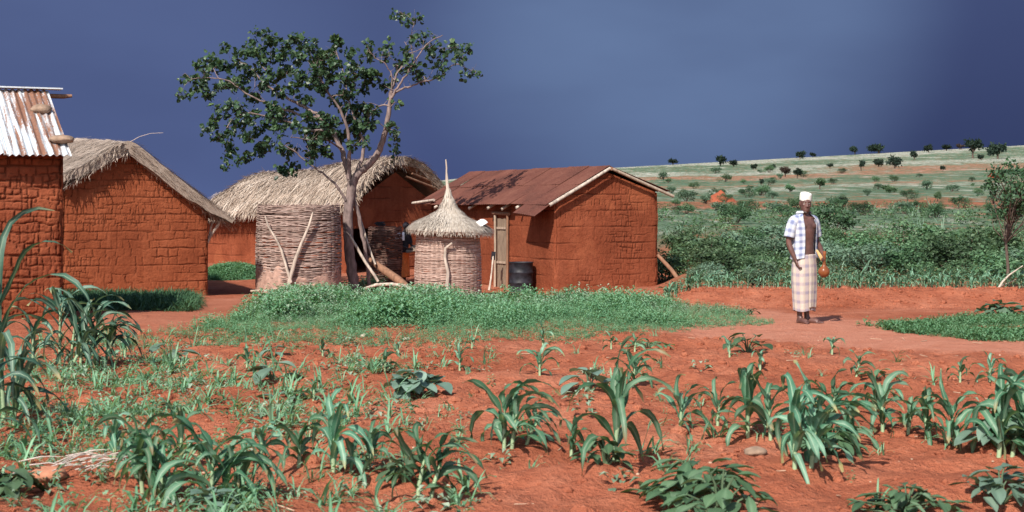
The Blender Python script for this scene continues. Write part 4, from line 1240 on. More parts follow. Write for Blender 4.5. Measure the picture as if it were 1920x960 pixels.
# cap
b = MB(); cc = hc + Vector((0, .002, 0))
prof = [(.079, .040), (.0825, .046), (.0822, .075), (.081, .108), (.079, .128), (.070, .138), (.040, .142), (.002, .143)]
a = np.arange(36) * 2 * math.pi / 36
b.grid(np.array([[list(cc + Rh @ Vector((r * .93 * math.cos(t), r * 1.25 * math.sin(t) + .008, z + .010 * math.sin(t)))) for t in a] for r, z in prof]), closed=True)
o = b.build('cap', M['cap'], loc=(0, 0, 0)); o.parent = man; thicken(o, .004)
# open shirt
b = MB(); rad = math.radians
secs = [(0, .006, .835, .195, .142), (0, .004, .90, .188, .137), (0, .0, 1.00, .180, .132), (0, .0, 1.10, .182, .132), (0, .0, 1.20, .190, .134), (0, .003, 1.28, .200, .132), (0, .005, 1.335, .204, .118), (0, .006, 1.372, .180, .104), (0, .008, 1.40, .130, .090), (0, .010, 1.425, .086, .078), (0, .012, 1.445, .080, .076)]
gap0 = [30, 30, 29, 28, 28, 28, 29, 31, 36, 46, 60]; gap1 = [42, 42, 41, 40, 39, 38, 38, 38, 40, 46, 60]
P = []; U = []; seg = 56
for i, (cx, cy, z, rx, ry) in enumerate(secs):
    a = np.linspace(rad(gap1[i]), rad(360 - gap0[i]), seg); f = max(0, 1 - i / 6)
    k = 1 + f * .045 * (np.sin(a * 6.3 + .5) + .6 * np.sin(a * 11 + 2)) + .012 * np.sin(a * 9 + z * 20)
    P.append(np.stack([cx + rx * k * np.sin(a), cy - ry * k * np.cos(a), z + .012 * np.sin(a * 2.3) * f + 0 * a], -1)); U.append(np.stack([a * .18, z + 0 * a], -1))
b.grid(np.array(P), .5, np.array(U))
for s, el in ((-1, [(-.10, .006, 1.352), (-.165, .008, 1.345), (-.205, .014, 1.27), (-.226, .022, 1.18), (-.238, .027, 1.115)]), (1, [(.10, .006, 1.352), (.165, .008, 1.345), (.212, .022, 1.27), (.236, .036, 1.19), (.256, .046, 1.125)])):
    pts = [Vector(p) for p in el]; rr = [.062, .074, .070, .067, .070]; rings = []; uv = []
    for i, p in enumerate(pts):
        d = (pts[min(i + 1, 4)] - pts[max(i - 1, 0)]).normalized(); u_ = d.cross(Vector((0, 1, 0))).normalized(); v_ = d.cross(u_)
        rings.append([list(p + u_ * rr[i] * math.cos(t) + v_ * rr[i] * 1.02 * math.sin(t)) for t in np.linspace(0, 2 * math.pi, 22)]); uv.append([[t * .07, i * .075] for t in np.linspace(0, 2 * math.pi, 22)])
    b.grid(np.array(rings), .5, np.array(uv))
# collar
P = []; U = []
for z, k in ((1.442, 1.0), (1.462, 1.04), (1.45, 1.22), (1.425, 1.38)):
    a = np.linspace(rad(40), rad(320), 30); P.append(np.stack([.078 * k * np.sin(a), .012 - .074 * k * np.cos(a), z + .004 * np.cos(a)], -1)); U.append(np.stack([a * .1, z + 0 * a], -1))
b.grid(np.array(P), .5, np.array(U))
o = b.build('shirt', M['shirt'], loc=(0, 0, 0)); o.parent = man; thicken(o, .005)
# wrap cloth
b = MB()
cloth(b, [(0, 0, .155, .150, .118), (0, 0, .22, .154, .119), (0, 0, .35, .163, .124), (0, 0, .5, .176, .133), (0, 0, .62, .178, .134), (0, 0, .72, .176, .132), (0, 0, .80, .172, .127), (0, 0, .86, .166, .120), (0, -.002, .895, .156, .112)], 0, 2 * math.pi, 96, .065, 8, .6)
o = b.build('wrap_cloth', M['wrap'], loc=(0, 0, 0)); o.parent = man; thicken(o, .005)
b = MB()   # overlapping front fold of the wrap
cloth(b, [(0, 0, .185, .163, .128), (0, 0, .35, .174, .133), (0, 0, .55, .184, .141), (0, 0, .72, .183, .138), (0, 0, .84, .174, .126), (0, -.002, .90, .164, .119)], rad(-12), rad(52), 26, .06, 9, 2.0)
o = b.build('wrap_fold', M['wrap'], loc=(0, 0, 0)); o.parent = man; thicken(o, .005)

# gourd held by the neck, with a scrap of ochre cloth (things of their own)
Rm = Matrix.Rotation(math.radians(32), 3, 'Z')


def mw(p): return Rm @ Vector(p) + Vector((mx, mY, mz))


hw = mw((.135, -.232, .862)); gc = Vector((mx + .235, hw.y + .02, mz + .672))
hw = gc + (hw - gc) * .85; ax = (hw - gc).normalized(); q = ax.to_track_quat('Z', 'Y').to_matrix(); ln = (hw - gc).length
pr = [(-.076, .0), (-.070, .030), (-.045, .060), (-.01, .0765), (.025, .072), (.055, .050), (.075, .030), (.10, .021), (ln * .8, .018), (ln + .05, .019), (ln + .10, .023), (ln + .105, .018), (ln + .09, .0)]
a = np.arange(26) * 2 * math.pi / 26
b = MB(); b.grid(np.array([[list(gc + q @ Vector((r * math.cos(t), r * math.sin(t), z))) for t in a] for z, r in pr]), closed=True)
tag(b.build('gourd', M['gourd'], loc=gc - Vector((0, 0, .076))), 'round polished brown gourd held by its neck at the man\'s side', 'gourd')
p0 = mw((.06, -.168, .955)); b = MB()
P = []
for i, t in enumerate(np.linspace(0, 1, 7)):
    w = .016 + .010 * math.sin(t * 2.6); c = p0 + Vector((.075 * t, -.03 * math.sin(t * 3), -.15 * t)); P.append([list(c + Vector((-w, .01 * math.sin(i), 0))), list(c + Vector((0, -.018, .006))), list(c + Vector((w, .012 * math.cos(i), 0)))])
b.grid(np.array(P)); o = tag(b.build('cloth_scrap', M['yellow_cloth'], loc=p0 - Vector((0, 0, .15))), 'ochre scrap of cloth held in the man\'s left hand', 'cloth'); thicken(o, .005)

# --- the person behind the small basket, bending over a tray, facing right
wY = 38.9; wx = (757 - 960) / F * wY; wz = g1(wx, wY)
wo = thing('person', 'person in dark top and orange wrap working over a tray behind the small dark basket', 'person', (wx, wY, wz), math.radians(52))
wo.scale = (.93,) * 3
b = MB()
b.loft([(0, .03, .80, .165, .125), (0, .035, .88, .170, .13), (0, .02, .97, .140, .108), (0, .0, 1.06, .138, .105), (0, -.015, 1.18, .155, .112), (0, -.02, 1.28, .165, .105), (0, -.022, 1.35, .150, .088), (0, -.02, 1.385, .10, .07), (0, -.02, 1.41, .06, .055)], 26)
chain(b, [(0, -.02, 1.36), (0, -.04, 1.44), (0, -.06, 1.49)], [.06, .05, .05])
Rw = head_parts(b, (0, -.085, 1.535), math.radians(10), math.radians(18), .98)
for s in (-1, 1):
    chain(b, [(s * .11, -.02, 1.335), (s * .175, -.02, 1.315), (s * .215, -.04, 1.17), (s * .225, -.06, 1.05), (s * .20, -.19, .99), (s * .17, -.30, .95)], [.052, .052, .042, .036, .034, .023])
    hand(b, (s * .17, -.30, .95), (-s * .2, -.9, -.1), (-s * .6, 0, .8), .165, .5, .08, s)
    x = s * .08; chain(b, [(x, .03, .84), (x * 1.1, .02, .66), (x, .0, .46), (x, .03, .3), (x * .9, .035, .08)], [.088, .078, .056, .05, .034])
    b.tube([(x * .9, .05, .034), (x * .9, -.06, .032), (x, -.15, .02)], [.034, .038, .028], 12)
    for i in range(5): b.tube([(x + (i - 2) * .0155, -.14, .018), (x + (i - 2) * .0165, -.19 + .006 * abs(i - 1), .011)], [.011, .009], 8)
remesh(b, .007, 'body', M['skin2'], wo, 3)
b = MB(); b.ball(Vector((0, -.085, 1.535)) + Rw @ Vector((0, .012, .03)), (.080, .103, .098), 22, 14); o = b.build('hair', M['dark'], loc=(0, 0, 0)); o.parent = wo
b = MB(); cloth(b, [(0, .025, .84, .185, .142), (0, .02, .95, .160, .125), (0, 0, 1.06, .155, .12), (0, -.015, 1.18, .172, .127), (0, -.02, 1.28, .182, .122), (0, -.022, 1.345, .168, .104), (0, -.02, 1.385, .115, .085)], 0, 2 * math.pi, 48, .02, 7)
for s in (-1, 1):
    b.tube([(s * .12, -.02, 1.34), (s * .175, -.02, 1.315), (s * .213, -.04, 1.18), (s * .224, -.055, 1.08)], [.066, .064, .056, .054], 14)
o = b.build('top', M['dark'], loc=(0, 0, 0)); o.parent = wo
b = MB(); cloth(b, [(0, .03, .16, .20, .17), (0, .03, .4, .195, .165), (0, .03, .65, .19, .155), (0, .03, .8, .182, .142), (0, .028, .88, .176, .134)], 0, 2 * math.pi, 60, .06, 7)
o = b.build('wrap_cloth', M['orange'], loc=(0, 0, 0)); o.parent = wo; thicken(o, .005)
b = MB(); cloth(b, [(-.16, -.03, 1.16, .135, .150), (-.15, -.02, 1.26, .135, .145), (-.13, -.02, 1.34, .125, .125), (-.09, -.02, 1.395, .07, .085)], rad(200), rad(360), 22, .03, 5)
o = b.build('shoulder_cloth', M['white'], loc=(0, 0, 0)); o.parent = wo; thicken(o, .006)
# winnowing tray in the hands
tc_ = Matrix.Rotation(math.radians(52), 3, 'Z') @ (Vector((0, -.42, .93)) * .93) + Vector((wx, wY, wz)); b = MB()
Rt = np.array(Matrix.Rotation(math.radians(-24), 3, 'Y') @ Matrix.Rotation(math.radians(14), 3, 'X')); a = np.arange(30) * 2 * math.pi / 30
P = np.array([[[r * math.cos(t), r * math.sin(t), z] for t in a] for r, z in ((.0, .0), (.10, .003), (.19, .015), (.235, .05), (.25, .052), (.245, .03), (.19, -.004), (.1, -.014), (0, -.016))]) @ Rt.T + np.array(tc_)
b.grid(P, closed=True); tag(b.build('winnowing_tray', M['tray'], loc=tc_ - Vector((0, 0, .1))), 'round woven tray tilted in the hands of the person in the orange wrap', 'tray')
# ---------------------------------------------------------------- crops and weeds
M['maize_leaf'] = leaf_mat('maize_leaf', (.045, .135, .070), (.100, .245, .135), (.25, .42, .28), .48, .34, .3, True)
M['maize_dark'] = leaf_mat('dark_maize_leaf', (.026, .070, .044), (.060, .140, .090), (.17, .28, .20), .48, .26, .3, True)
M['petiole'] = plain('green_petiole', (.085, .13, .07), .3, 20, .6, .002)
M['stalk'] = plain('pale_green_stalk', (.27, .36, .21), .3, 20, .5, .002, (1, 1, .2))
M['broad_leaf'] = leaf_mat('broad_leaf', (.085, .145, .105), (.150, .235, .170), (.22, .31, .235), .55, .22, .3)
M['bean_leaf'] = leaf_mat('bean_leaf', (.045, .095, .045), (.105, .185, .095), (.20, .30, .18), .45, .22, .4)
M['weed'] = leaf_mat('weed_leaf', (.070, .19, .090), (.155, .34, .175), (.29, .48, .29), .6, .38, .25)
M['weed_grey'] = leaf_mat('grey_weed_leaf', (.115, .185, .115), (.22, .31, .21), (.38, .45, .34), .7, .25, .2)
M['grass'] = leaf_mat('grass_blade', (.045, .105, .060), (.085, .180, .100), (.145, .25, .145), .55, .3, .3)
M['grass_dark'] = leaf_mat('shade_tinted_grass_blade', (.030, .085, .04), (.065, .155, .075), (.12, .23, .12), .55, .3, .3)  # darker copy of the grass, shade put into its colour
M['bush_mid'] = leaf_mat('bush_leaf', (.048, .105, .052), (.125, .220, .108), (.245, .36, .20), .55, .36, .3)
M['bush_dark'] = leaf_mat('dark_bush_leaf', (.022, .052, .024), (.058, .115, .050), (.12, .19, .09), .55, .22, .3)
M['bush_grey'] = leaf_mat('grey_bush_leaf', (.070, .135, .085), (.14, .225, .145), (.22, .31, .21), .6, .25, .3)
M['far_tree'] = leaf_mat('far_tree_leaf', (.010, .020, .014), (.020, .036, .022), (.040, .062, .034), .7, .1, .2)
M['far_brown'] = leaf_mat('far_reddish_leaf', (.035, .025, .018), (.06, .04, .03), (.10, .07, .05), .7, .1, .2)
M['dry'] = plain('dry_stalks', (.42, .28, .19), .3, 20, .9, .003)
WIND = np.array([1, .1, 0])


def ribbon(b, p0, az, el0, length, width, droop, rng, wind=.3, nseg=9, tint=.5, fold=.28, twist=0.):
    """long arching blade with a sunken midrib"""
    p = np.array(p0, float); h = np.array([math.cos(az), math.sin(az), 0]); d = h * math.cos(el0) + np.array([0, 0, math.sin(el0)])
    P = []; T = []; st = length / nseg; ws = rng.uniform(-1, 1)
    for i in range(nseg + 1):
        t = i / nseg
        s = np.cross(d, [0, 0, 1]); n_ = np.linalg.norm(s); s = s / n_ if n_ > .05 else np.array([-math.sin(az), math.cos(az), 0])
        tw = twist * t; up = np.cross(s, d); s2 = s * math.cos(tw) + up * math.sin(tw); up2 = np.cross(s2, d)
        w = width * (min(1, .45 + 1.6 * t) * (1 - t) ** .55 if t < 1 else 0) * .5 + .001
        wave = .16 * width * math.sin(t * 15 + ws * 4)
        P.append([p - s2 * w + up2 * (w * fold + wave), p - s2 * w * .12, p + s2 * w * .12, p + s2 * w + up2 * (w * fold - wave)])
        T.append([tint, min(1, tint + .5), min(1, tint + .5), tint])
        p = p + d * st
        g = np.array([0, 0, -1.0])
        d = d + g * droop * st / length * (0.6 + 2.0 * t) + WIND * wind * st / length * (.3 + t) + rng.normal(0, .075, 3); d /= np.linalg.norm(d)
    U = [[[a_, i / nseg] for a_ in (-1, -.12, .12, 1)] for i in range(nseg + 1)]
    b.grid(np.array(P), np.array(T), np.array(U))


def maize_parts(h, nl, rng, lean=0., wind=.5, tall=False, tl=0.):
    """stalk and leaves around the origin; h is the overall height"""
    sb = MB(); lb = MB(); sh = h * (.62 if tall else .5); r = .009 + .010 * min(h, .7)
    lx = math.tan(lean) * sh; ly = rng.normal(0, .05) * sh
    pts = [(0, 0, -.03), (lx * .3, ly * .3, sh * .35), (lx * .65, ly * .6, sh * .7), (lx, ly, sh)]
    sb.tube(pts, [r, r * .95, r * .75, r * .4], 8)
    az = rng.uniform(0, 6.28)
    nl = nl + (3 if h > .25 else 0)
    for k in range(nl):
        f = k / max(1, nl - 1); z = sh * (.12 + .88 * f); c = np.array([lx * z / sh, ly * z / sh, z])
        az += math.pi + rng.normal(0, .45)
        L = h * rng.uniform(.72, 1.0) * (.62 + .5 * math.sin(math.pi * min(1, .15 + .75 * f))); wd = (.018 + .062 * min(h, .55)) * rng.uniform(.8, 1.15) * (.75 + .4 * math.sin(math.pi * min(1, .2 + .7 * f)))
        el = math.radians(rng.uniform(38, 62) + 22 * f); dr = rng.uniform(2.0, 3.4) * (1 - .45 * f)
        ribbon(lb, c, az, el, L, wd * 1.2, dr * 1.2, rng, wind * rng.uniform(.6, 2.0), 11, np.clip(rng.normal(.38 + tl, .2), 0, 1), .3, rng.normal(0, 1.0))
    # rolled young leaf at the heart
    ribbon(lb, (lx, ly, sh * .9), rng.uniform(0, 6.28), 1.3, h * .36, .035 + .045 * h, 1.1, rng, wind * .8, 7, .72, .8)
    return sb, lb


def maize(px, py, hp, label, lean=0., nl=7, wind=.5, mat='maize_leaf', seed=None, tall=False, group='young maize plants in the near field', twin=0, tl=0):
    p = at(px, py); h = hp / F * p.y * 1.04
    rg = np.random.default_rng(seed if seed is not None else int(px * 7 + py))
    root = thing('maize_plant', label, 'maize', p, 0, group)
    sb, lb = maize_parts(h, nl, rg, lean, wind, tall, tl)
    if twin:
        s2, l2 = maize_parts(h * .85, nl - 1, rg, lean + .12, wind, tall, tl); o = np.array([twin, .02, 0])
        for src, dst in ((s2, sb), (l2, lb)):
            base = 0
            for V, L, S, T, U_ in zip(src.V, src.L, src.S, src.T, src.U):
                dst.add(V + o, L.reshape(-1, S[0]) - base, T, U_); base += len(V)
    s = sb.build('stalk', M['stalk'], loc=(0, 0, 0)); s.parent = root
    l = lb.build('leaves', M[mat], loc=(0, 0, 0)); l.parent = root
    return root


NEAR = [
    (268, 925, 150, 'dark leaning maize clump in the front left, its leaves blown flat to the left', -.12, 9, -.3, .05),
    (300, 940, 130, 'bushy maize with many pale stalk bases between the two big front left plants', .08, 8, .1, 0),
    (395, 950, 170, 'big front left maize with a brownish top leaf, right of the dark leaning clump', .06, 9, .5, .06),
    (450, 930, 110, 'low maize with drooping blades just right of the big front left plant', .2, 7, .7, 0),
    (625, 890, 150, 'maize with one upright tip and spreading arching blades in the front centre left', 0, 9, .2, 0),
    (690, 880, 95, 'squat leafy maize touching the right of the plant with the upright tip', .15, 8, .6, 0),
    (782, 948, 150, 'front centre maize alone on bare soil with a long blade drooping to the right', .18, 7, .9, .07),
    (945, 842, 150, 'bent maize with a crooked neck, whose upper leaves stream to the right', .02, 7, 1.2, .05),
    (985, 838, 80, 'low maize blades lying to the right beneath the crooked neck plant', .5, 6, 1.5, 0),
    (1150, 868, 215, 'tallest slender maize in the centre right, with a long blade hanging straight down', .12, 8, .4, 0),
    (1275, 812, 95, 'small maize with one short side leaf, alone on the soil right of the tallest', .06, 6, .9, 0),
    (1402, 822, 150, 'upright maize with one broad vertical top leaf', 0, 8, .4, 0),
    (1490, 878, 175, 'maize with thick white stalk bases in front of the man', .02, 9, .9, .10),
    (1528, 868, 165, 'maize with long leaves blown to the right beside the white stalked plant', .15, 9, 1.3, 0),
    (1655, 812, 115, 'spiky maize clump below the man to the right', 0, 9, .5, 0),
    (1738, 828, 105, 'maize with hooked drooping blades right of the spiky clump', -.05, 8, .4, 0),
    (1702, 815, 90, 'short maize squeezed between the spiky clump and the hooked plant', .1, 7, .8, 0),
    (1445, 832, 110, 'maize half hidden behind the white stalked plant on its left', -.05, 7, .5, 0),
    (1588, 842, 105, 'low spreading maize right below the man\'s feet in the front row', .1, 7, .9, 0),
    (1345, 800, 80, 'small drooping maize left of the broad vertical leaf plant', .1, 7, .6, 0),
    (1790, 838, 110, 'ragged maize left of the large right edge maize', -.1, 8, .3, 0),
    (1640, 782, 80, 'small maize rising behind the spiky clump', .05, 7, .8, 0),
    (1560, 790, 90, 'small maize behind the plant with long leaves blown to the right', .1, 7, .9, 0),
    (560, 880, 100, 'small maize standing left of the plant with one upright tip', .05, 7, .4, 0),
    (215, 868, 95, 'small pale maize behind the dark leaning clump', .0, 7, .4, 0),
    (488, 868, 85, 'small maize in the weeds right of the big front left plants', .1, 6, .6, 0),
    (340, 868, 105, 'maize behind and between the dark leaning clump and the brown topped plant', .0, 8, .4, 0),
    (1070, 858, 75, 'small maize between the crooked neck plant and the tallest slender plant', .2, 6, 1.0, 0),
    (1872, 862, 190, 'large maize at the right edge with a broad white heart leaf', .12, 10, .5, .09),
    (1930, 880, 150, 'maize cut by the right edge of the photo', .1, 8, .4, 0),
    (1012, 705, 62, 'thin upright maize growing behind the crooked neck plant', 0, 6, .3, 0),
    (1018, 650, 40, 'maize seedling at the edge of the weed bank in the centre', 0, 5, .2, 0),
    (1188, 725, 72, 'small leafy maize behind the top of the tallest slender plant', .05, 8, .5, 0),
    (1146, 655, 32, 'tiny maize at the front of the path before the rusty roofed house', 0, 5, .3, 0),
    (1190, 660, 36, 'tiny dark maize beside the creeping green runner at the path', .1, 6, .5, 0),
    (1368, 670, 42, 'small pale maize at the left of the pair of plants near the path', 0, 5, .3, 0),
    (1425, 695, 45, 'small maize behind the broad vertical leaf plant', .1, 5, .4, 0),
    (1560, 665, 42, 'small upright maize on the path edge below the man', .05, 5, .3, 0),
    (1605, 708, 48, 'wind bent small maize below the man, with a dead leaf beside it', .25, 6, .9, 0),
    (1800, 718, 50, 'left of two small arching maize plants on the right of the path', .05, 6, .4, 0),
    (1855, 718, 52, 'right of two small arching maize plants on the right of the path', .05, 6, .6, 0),
    (722, 702, 48, 'tuft of upright narrow maize before the weed bank, left of centre', 0, 8, .2, 0),
    (862, 695, 46, 'small maize with a rounded leaf before the weed bank in the centre', 0, 6, .3, 0),
    (588, 752, 52, 'lone two leaved maize seedling on bare red soil', .05, 4, .6, 0),
    (463, 690, 46, 'small maize seedling left of the pale squash leaves', 0, 5, .3, 0),
    (234, 668, 55, 'small broad leaved maize right of the tall dark cluster by the left house', .1, 6, .5, 0),
    (605, 668, 36, 'small dark maize touching the front edge of the weed bank', 0, 6, .3, 0),
    (745, 665, 26, 'tiny pale maize among the stones at the weed bank edge', 0, 5, .3, 0),
    (885, 655, 24, 'very small thin maize right at the edge of the weed bank', 0, 4, .3, 0),
]
for px, py, hp, lab, lean, nl, wind, twin in NEAR:
    maize(px, py, hp, lab, lean, nl, wind, 'maize_leaf', twin=twin)
BIGL = [
    (112, 690, 160, 'tall dark maize with a pale heart in front of the cracked house', -.02, 7, .5, .10),
    (150, 690, 140, 'tall dark maize leaning right before the thatched house gable', .15, 7, 1.0, .06),
    (128, 698, 118, 'tall maize stem leaning far to the right beside the dark cluster', .6, 8, .9, 0),
    (196, 690, 95, 'shorter dark maize at the right of the tall cluster by the left house', .3, 8, .9, 0),
    (8, 790, 320, 'very tall dark maize at the left edge with a bent leaf tip', -.05, 5, .5, 0),
    (25, 800, 160, 'dark maize with a pale broad leaf at the left edge, below the tall one', .1, 8, .6, 0),
    (-40, 850, 190, 'dark maize mostly cut by the left edge of the photo', .08, 9, .6, 0),
    (62, 690, 105, 'dark narrow maize between the left edge plant and the tall cluster', 0, 7, .2, 0),
]
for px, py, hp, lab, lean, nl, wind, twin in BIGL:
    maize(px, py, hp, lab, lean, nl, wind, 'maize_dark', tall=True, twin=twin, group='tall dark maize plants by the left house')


# broad-leaved crops -------------------------------------------------
def broad(b, c, az, el, length, width, rng, tint, cup=.2, heart=True):
    n = 7; P = []; T = []
    d = np.array([math.cos(az) * math.cos(el), math.sin(az) * math.cos(el), math.sin(el)]); s = np.array([-math.sin(az), math.cos(az), 0]); up = np.cross(d, s) * -1
    up = np.cross(s, d) if np.cross(s, d)[2] < 0 else np.cross(s, d)
    up = -np.cross(d, s) if np.cross(d, s)[2] < 0 else np.cross(d, s)
    prof = [.0, .62, .93, 1, .86, .55, .03] if heart else [.0, .45, .8, 1, .9, .6, .03]
    for i in range(n):
        t = i / (n - 1); w = width * .5 * prof[i] + .001; q = np.array(c) + d * length * (t - (.10 if heart and i == 0 else 0)) - up * cup * length * t * t
        row = []; tr = []
        for j in (-1, -.5, 0, .5, 1):
            row.append(q + s * w * j + up * (abs(j) * w * .35 + .02 * length * math.sin(9 * t + j * 5)) - (d * length * .12 * abs(j) if heart and i <= 1 else 0)); tr.append(np.clip(tint + (.25 if j == 0 else 0), 0, 1))
        P.append(row); T.append(tr)
    b.grid(np.array(P), np.array(T))


def leafy_crop(px, py, rp, hp, label, nl, lsize, mat='broad_leaf', name='squash_plant', cat='squash', heart=True, group=None):
    p = at(px, py); R = rp / F * p.y; h = hp / F * p.y; ls = lsize / F * p.y
    ph = (px * 1.7) % 6.28
    rg = np.random.default_rng(int(px * 3 + py)); root = thing(name, label, cat, p, 0, group); sb = MB(); lb = MB()
    for k in range(nl):
        a = k * 2.4 + rg.uniform(-.5, .5); lob = 1 + .28 * math.sin(2 * a + ph) + .18 * math.sin(3 * a + ph * 2); r = R * lob * math.sqrt((k + .5) / nl) * rg.uniform(.6, 1.1); z = h * max(.2, 1 - .6 * (r / R) ** 2) * rg.uniform(.45, 1.15)
        c = np.array([r * math.cos(a), r * math.sin(a), z])
        sb.tube([(0.1 * c[0], .1 * c[1], -.02), (c[0] * .5, c[1] * .5, z * .75), tuple(c)], [.008, .006, .004], 5)
        broad(lb, c, a + rg.normal(0, .4), rg.uniform(-.5, .25), ls * rg.uniform(.7, 1.15), ls * rg.uniform(.65, .9) * (1 if heart else .62), rg, np.clip(rg.normal(.45, .2), 0, 1), rg.uniform(.1, .35), heart)
    if nl >= 12:
        for k in range(nl):
            a = rg.uniform(0, 6.28); r = R * rg.uniform(0, .95) ** .7; z = h * (1.02 - .6 * (r / R) ** 2) * rg.uniform(.5, 1.05)
            c = np.array([r * math.cos(a), r * math.sin(a), max(z, .02)])
            broad(lb, c, a + rg.normal(0, .9), rg.uniform(-.6, .5), ls * rg.uniform(.5, 1.0), ls * rg.uniform(.5, .8) * (1 if heart else .62), rg, np.clip(rg.normal(.4, .22), 0, 1), rg.uniform(.1, .45), heart)
    sb.build('stems', M['petiole'], loc=(0, 0, 0)).parent = root
    lb.build('leaves', M[mat], loc=(0, 0, 0)).parent = root


leafy_crop(1310, 955, 105, 88, 'large dark bushy bean plant at the bottom edge, right of centre', 46, 56, 'bean_leaf', 'bean_plant', 'bean plant', False)
leafy_crop(1352, 985, 80, 110, 'bean plant with long glossy leaves, at the very bottom beside the large dark one', 20, 60, 'bean_leaf', 'bean_plant', 'bean plant', False)
leafy_crop(1700, 968, 90, 48, 'low dark bean plant at the bottom edge below the hooked maize', 34, 40, 'bean_leaf', 'bean_plant', 'bean plant', False)
leafy_crop(1875, 950, 70, 58, 'squash with pale round leaves in the bottom right corner', 18, 40, 'broad_leaf')
leafy_crop(1555, 858, 50, 70, 'leafy bean plant under the maize with the white stalk bases', 32, 42, 'bean_leaf', 'bean_plant', 'bean plant', False)
leafy_crop(1880, 838, 60, 60, 'broad leaved squash at the foot of the large right edge maize', 18, 48, 'broad_leaf')
leafy_crop(1105, 735, 38, 38, 'squash with a few dark round leaves behind the tallest slender maize', 8, 42, 'broad_leaf')
leafy_crop(778, 738, 42, 45, 'round leaved squash with arching grass around it, left of the centre', 14, 42, 'broad_leaf')
leafy_crop(510, 715, 25, 28, 'squash with one large pale upright leaf on bare soil', 5, 40, 'broad_leaf')
leafy_crop(518, 748, 18, 12, 'single pale flat squash leaf close to the ground', 2, 34, 'broad_leaf')
leafy_crop(552, 752, 16, 14, 'tiny dark squash seedling right of the flat pale leaf', 4, 22, 'broad_leaf')
leafy_crop(320, 680, 42, 32, 'squash with scattered grey leaves before the weed bank on the left', 9, 30, 'broad_leaf')
leafy_crop(515, 672, 18, 18, 'small round leaved squash just below the weed bank', 5, 22, 'broad_leaf')
leafy_crop(1402, 660, 34, 32, 'dark broad leaved bean plant at the path edge', 10, 28, 'bean_leaf', 'bean_plant', 'bean plant', True)
leafy_crop(1640, 712, 30, 26, 'withered dark bean plant beside the wind bent small maize', 9, 24, 'bean_leaf', 'bean_plant', 'bean plant', False)
leafy_crop(1135, 870, 34, 46, 'low bean plant at the left foot of the tallest slender maize', 14, 38, 'bean_leaf', 'bean_plant', 'bean plant', False)
leafy_crop(1215, 650, 45, 10, 'creeping green runner along the front edge of the path', 16, 18, 'weed', 'creeping_plant', 'creeper', False)
leafy_crop(760, 905, 34, 56, 'leafy bean plant at the left foot of the lone front maize', 14, 40, 'bean_leaf', 'bean_plant', 'bean plant', False)
leafy_crop(400, 960, 44, 40, 'broad leaved squash at the bottom edge below the big front left maize', 12, 40, 'broad_leaf')
leafy_crop(1878, 592, 36, 24, 'dark leafy plant rising from the grass patch by the right edge', 16, 26, 'bush_grey', 'squash_plant', 'squash', True)
leafy_crop(15, 930, 40, 60, 'dark broad leaved squash in the bottom left corner', 12, 46, 'bean_leaf')
leafy_crop(1400, 590, 18, 14, 'small dark bush at the right end of the weed bank', 10, 14, 'bush_dark', 'small_shrub', 'shrub', False)


# weeds and grass: beyond counting ------------------------------------
def weed_proto(rng, nl, h, ll, lw, spread=.5):
    """upright little herb: leaves round a stem"""
    b = MB()
    for k in range(nl):
        f = (k + .5) / nl; z = h * f * rng.uniform(.8, 1.1); a = k * 2.4 + rng.normal(0, .4); el = rng.uniform(-.3, .75)
        L = ll * (1.1 - .5 * f) * rng.uniform(.7, 1.2); w = lw * (1.1 - .4 * f)
        c0 = np.array([spread * h * .25 * math.cos(a), spread * h * .25 * math.sin(a), z]); d = np.array([math.cos(a) * math.cos(el), math.sin(a) * math.cos(el), math.sin(el)]); s = np.array([-math.sin(a), math.cos(a), 0])
        m = c0 + d * L * .5; t = c0 + d * L - np.array([0, 0, L * .25])
        up = np.array([0, 0, w * .25])
        b.add([c0, m + s * w / 2 + up, t, m - s * w / 2 + up, m], [[0, 1, 2, 4], [0, 4, 2, 3]], np.clip(rng.normal(.3 + .45 * f, .15), 0, 1))
    return b


def tuft_proto(rng, nb, h, w):
    b = MB()
    for k in range(nb):
        a = rng.uniform(0, 6.28); ribbon(b, (rng.normal(0, .03), rng.normal(0, .03), 0), a, rng.uniform(.45, 1.3), h * rng.uniform(.5, 1.1), w * rng.uniform(.6, 1.2), rng.uniform(.8, 2.3), rng, .3, 4, np.clip(rng.normal(.45, .2), 0, 1), .2)
    return b


def stamp(out, protos, X, Y, scale, rng, sink=.01, tj=.15, Z=None):
    """merge scaled, turned copies of small prototypes into one mesh"""
    Z = G(X, Y) if Z is None else Z; ids = rng.integers(0, len(protos), len(X))
    for q, pr in enumerate(protos):
        k = np.where(ids == q)[0]
        if not len(k): continue
        V0 = np.concatenate(pr.V); T0 = np.concatenate(pr.T); F4 = [L.reshape(-1, S[0]) for L, S in zip(pr.L, pr.S)]; F0 = np.concatenate(F4)
        a = rng.uniform(0, 6.28, len(k)); c, s = np.cos(a)[:, None], np.sin(a)[:, None]; sc = scale[k][:, None]
        V = np.stack([(V0[:, 0] * c - V0[:, 1] * s) * sc + X[k][:, None], (V0[:, 0] * s + V0[:, 1] * c) * sc + Y[k][:, None], V0[:, 2] * sc + Z[k][:, None] - sink], -1)
        Fm = F0[None] + (np.arange(len(k)) * len(V0))[:, None, None]
        T = np.clip(T0[None] + rng.normal(0, tj, (len(k), 1)), 0, 1)
        out.add(V.reshape(-1, 3), Fm.reshape(-1, F0.shape[1]), T.ravel())


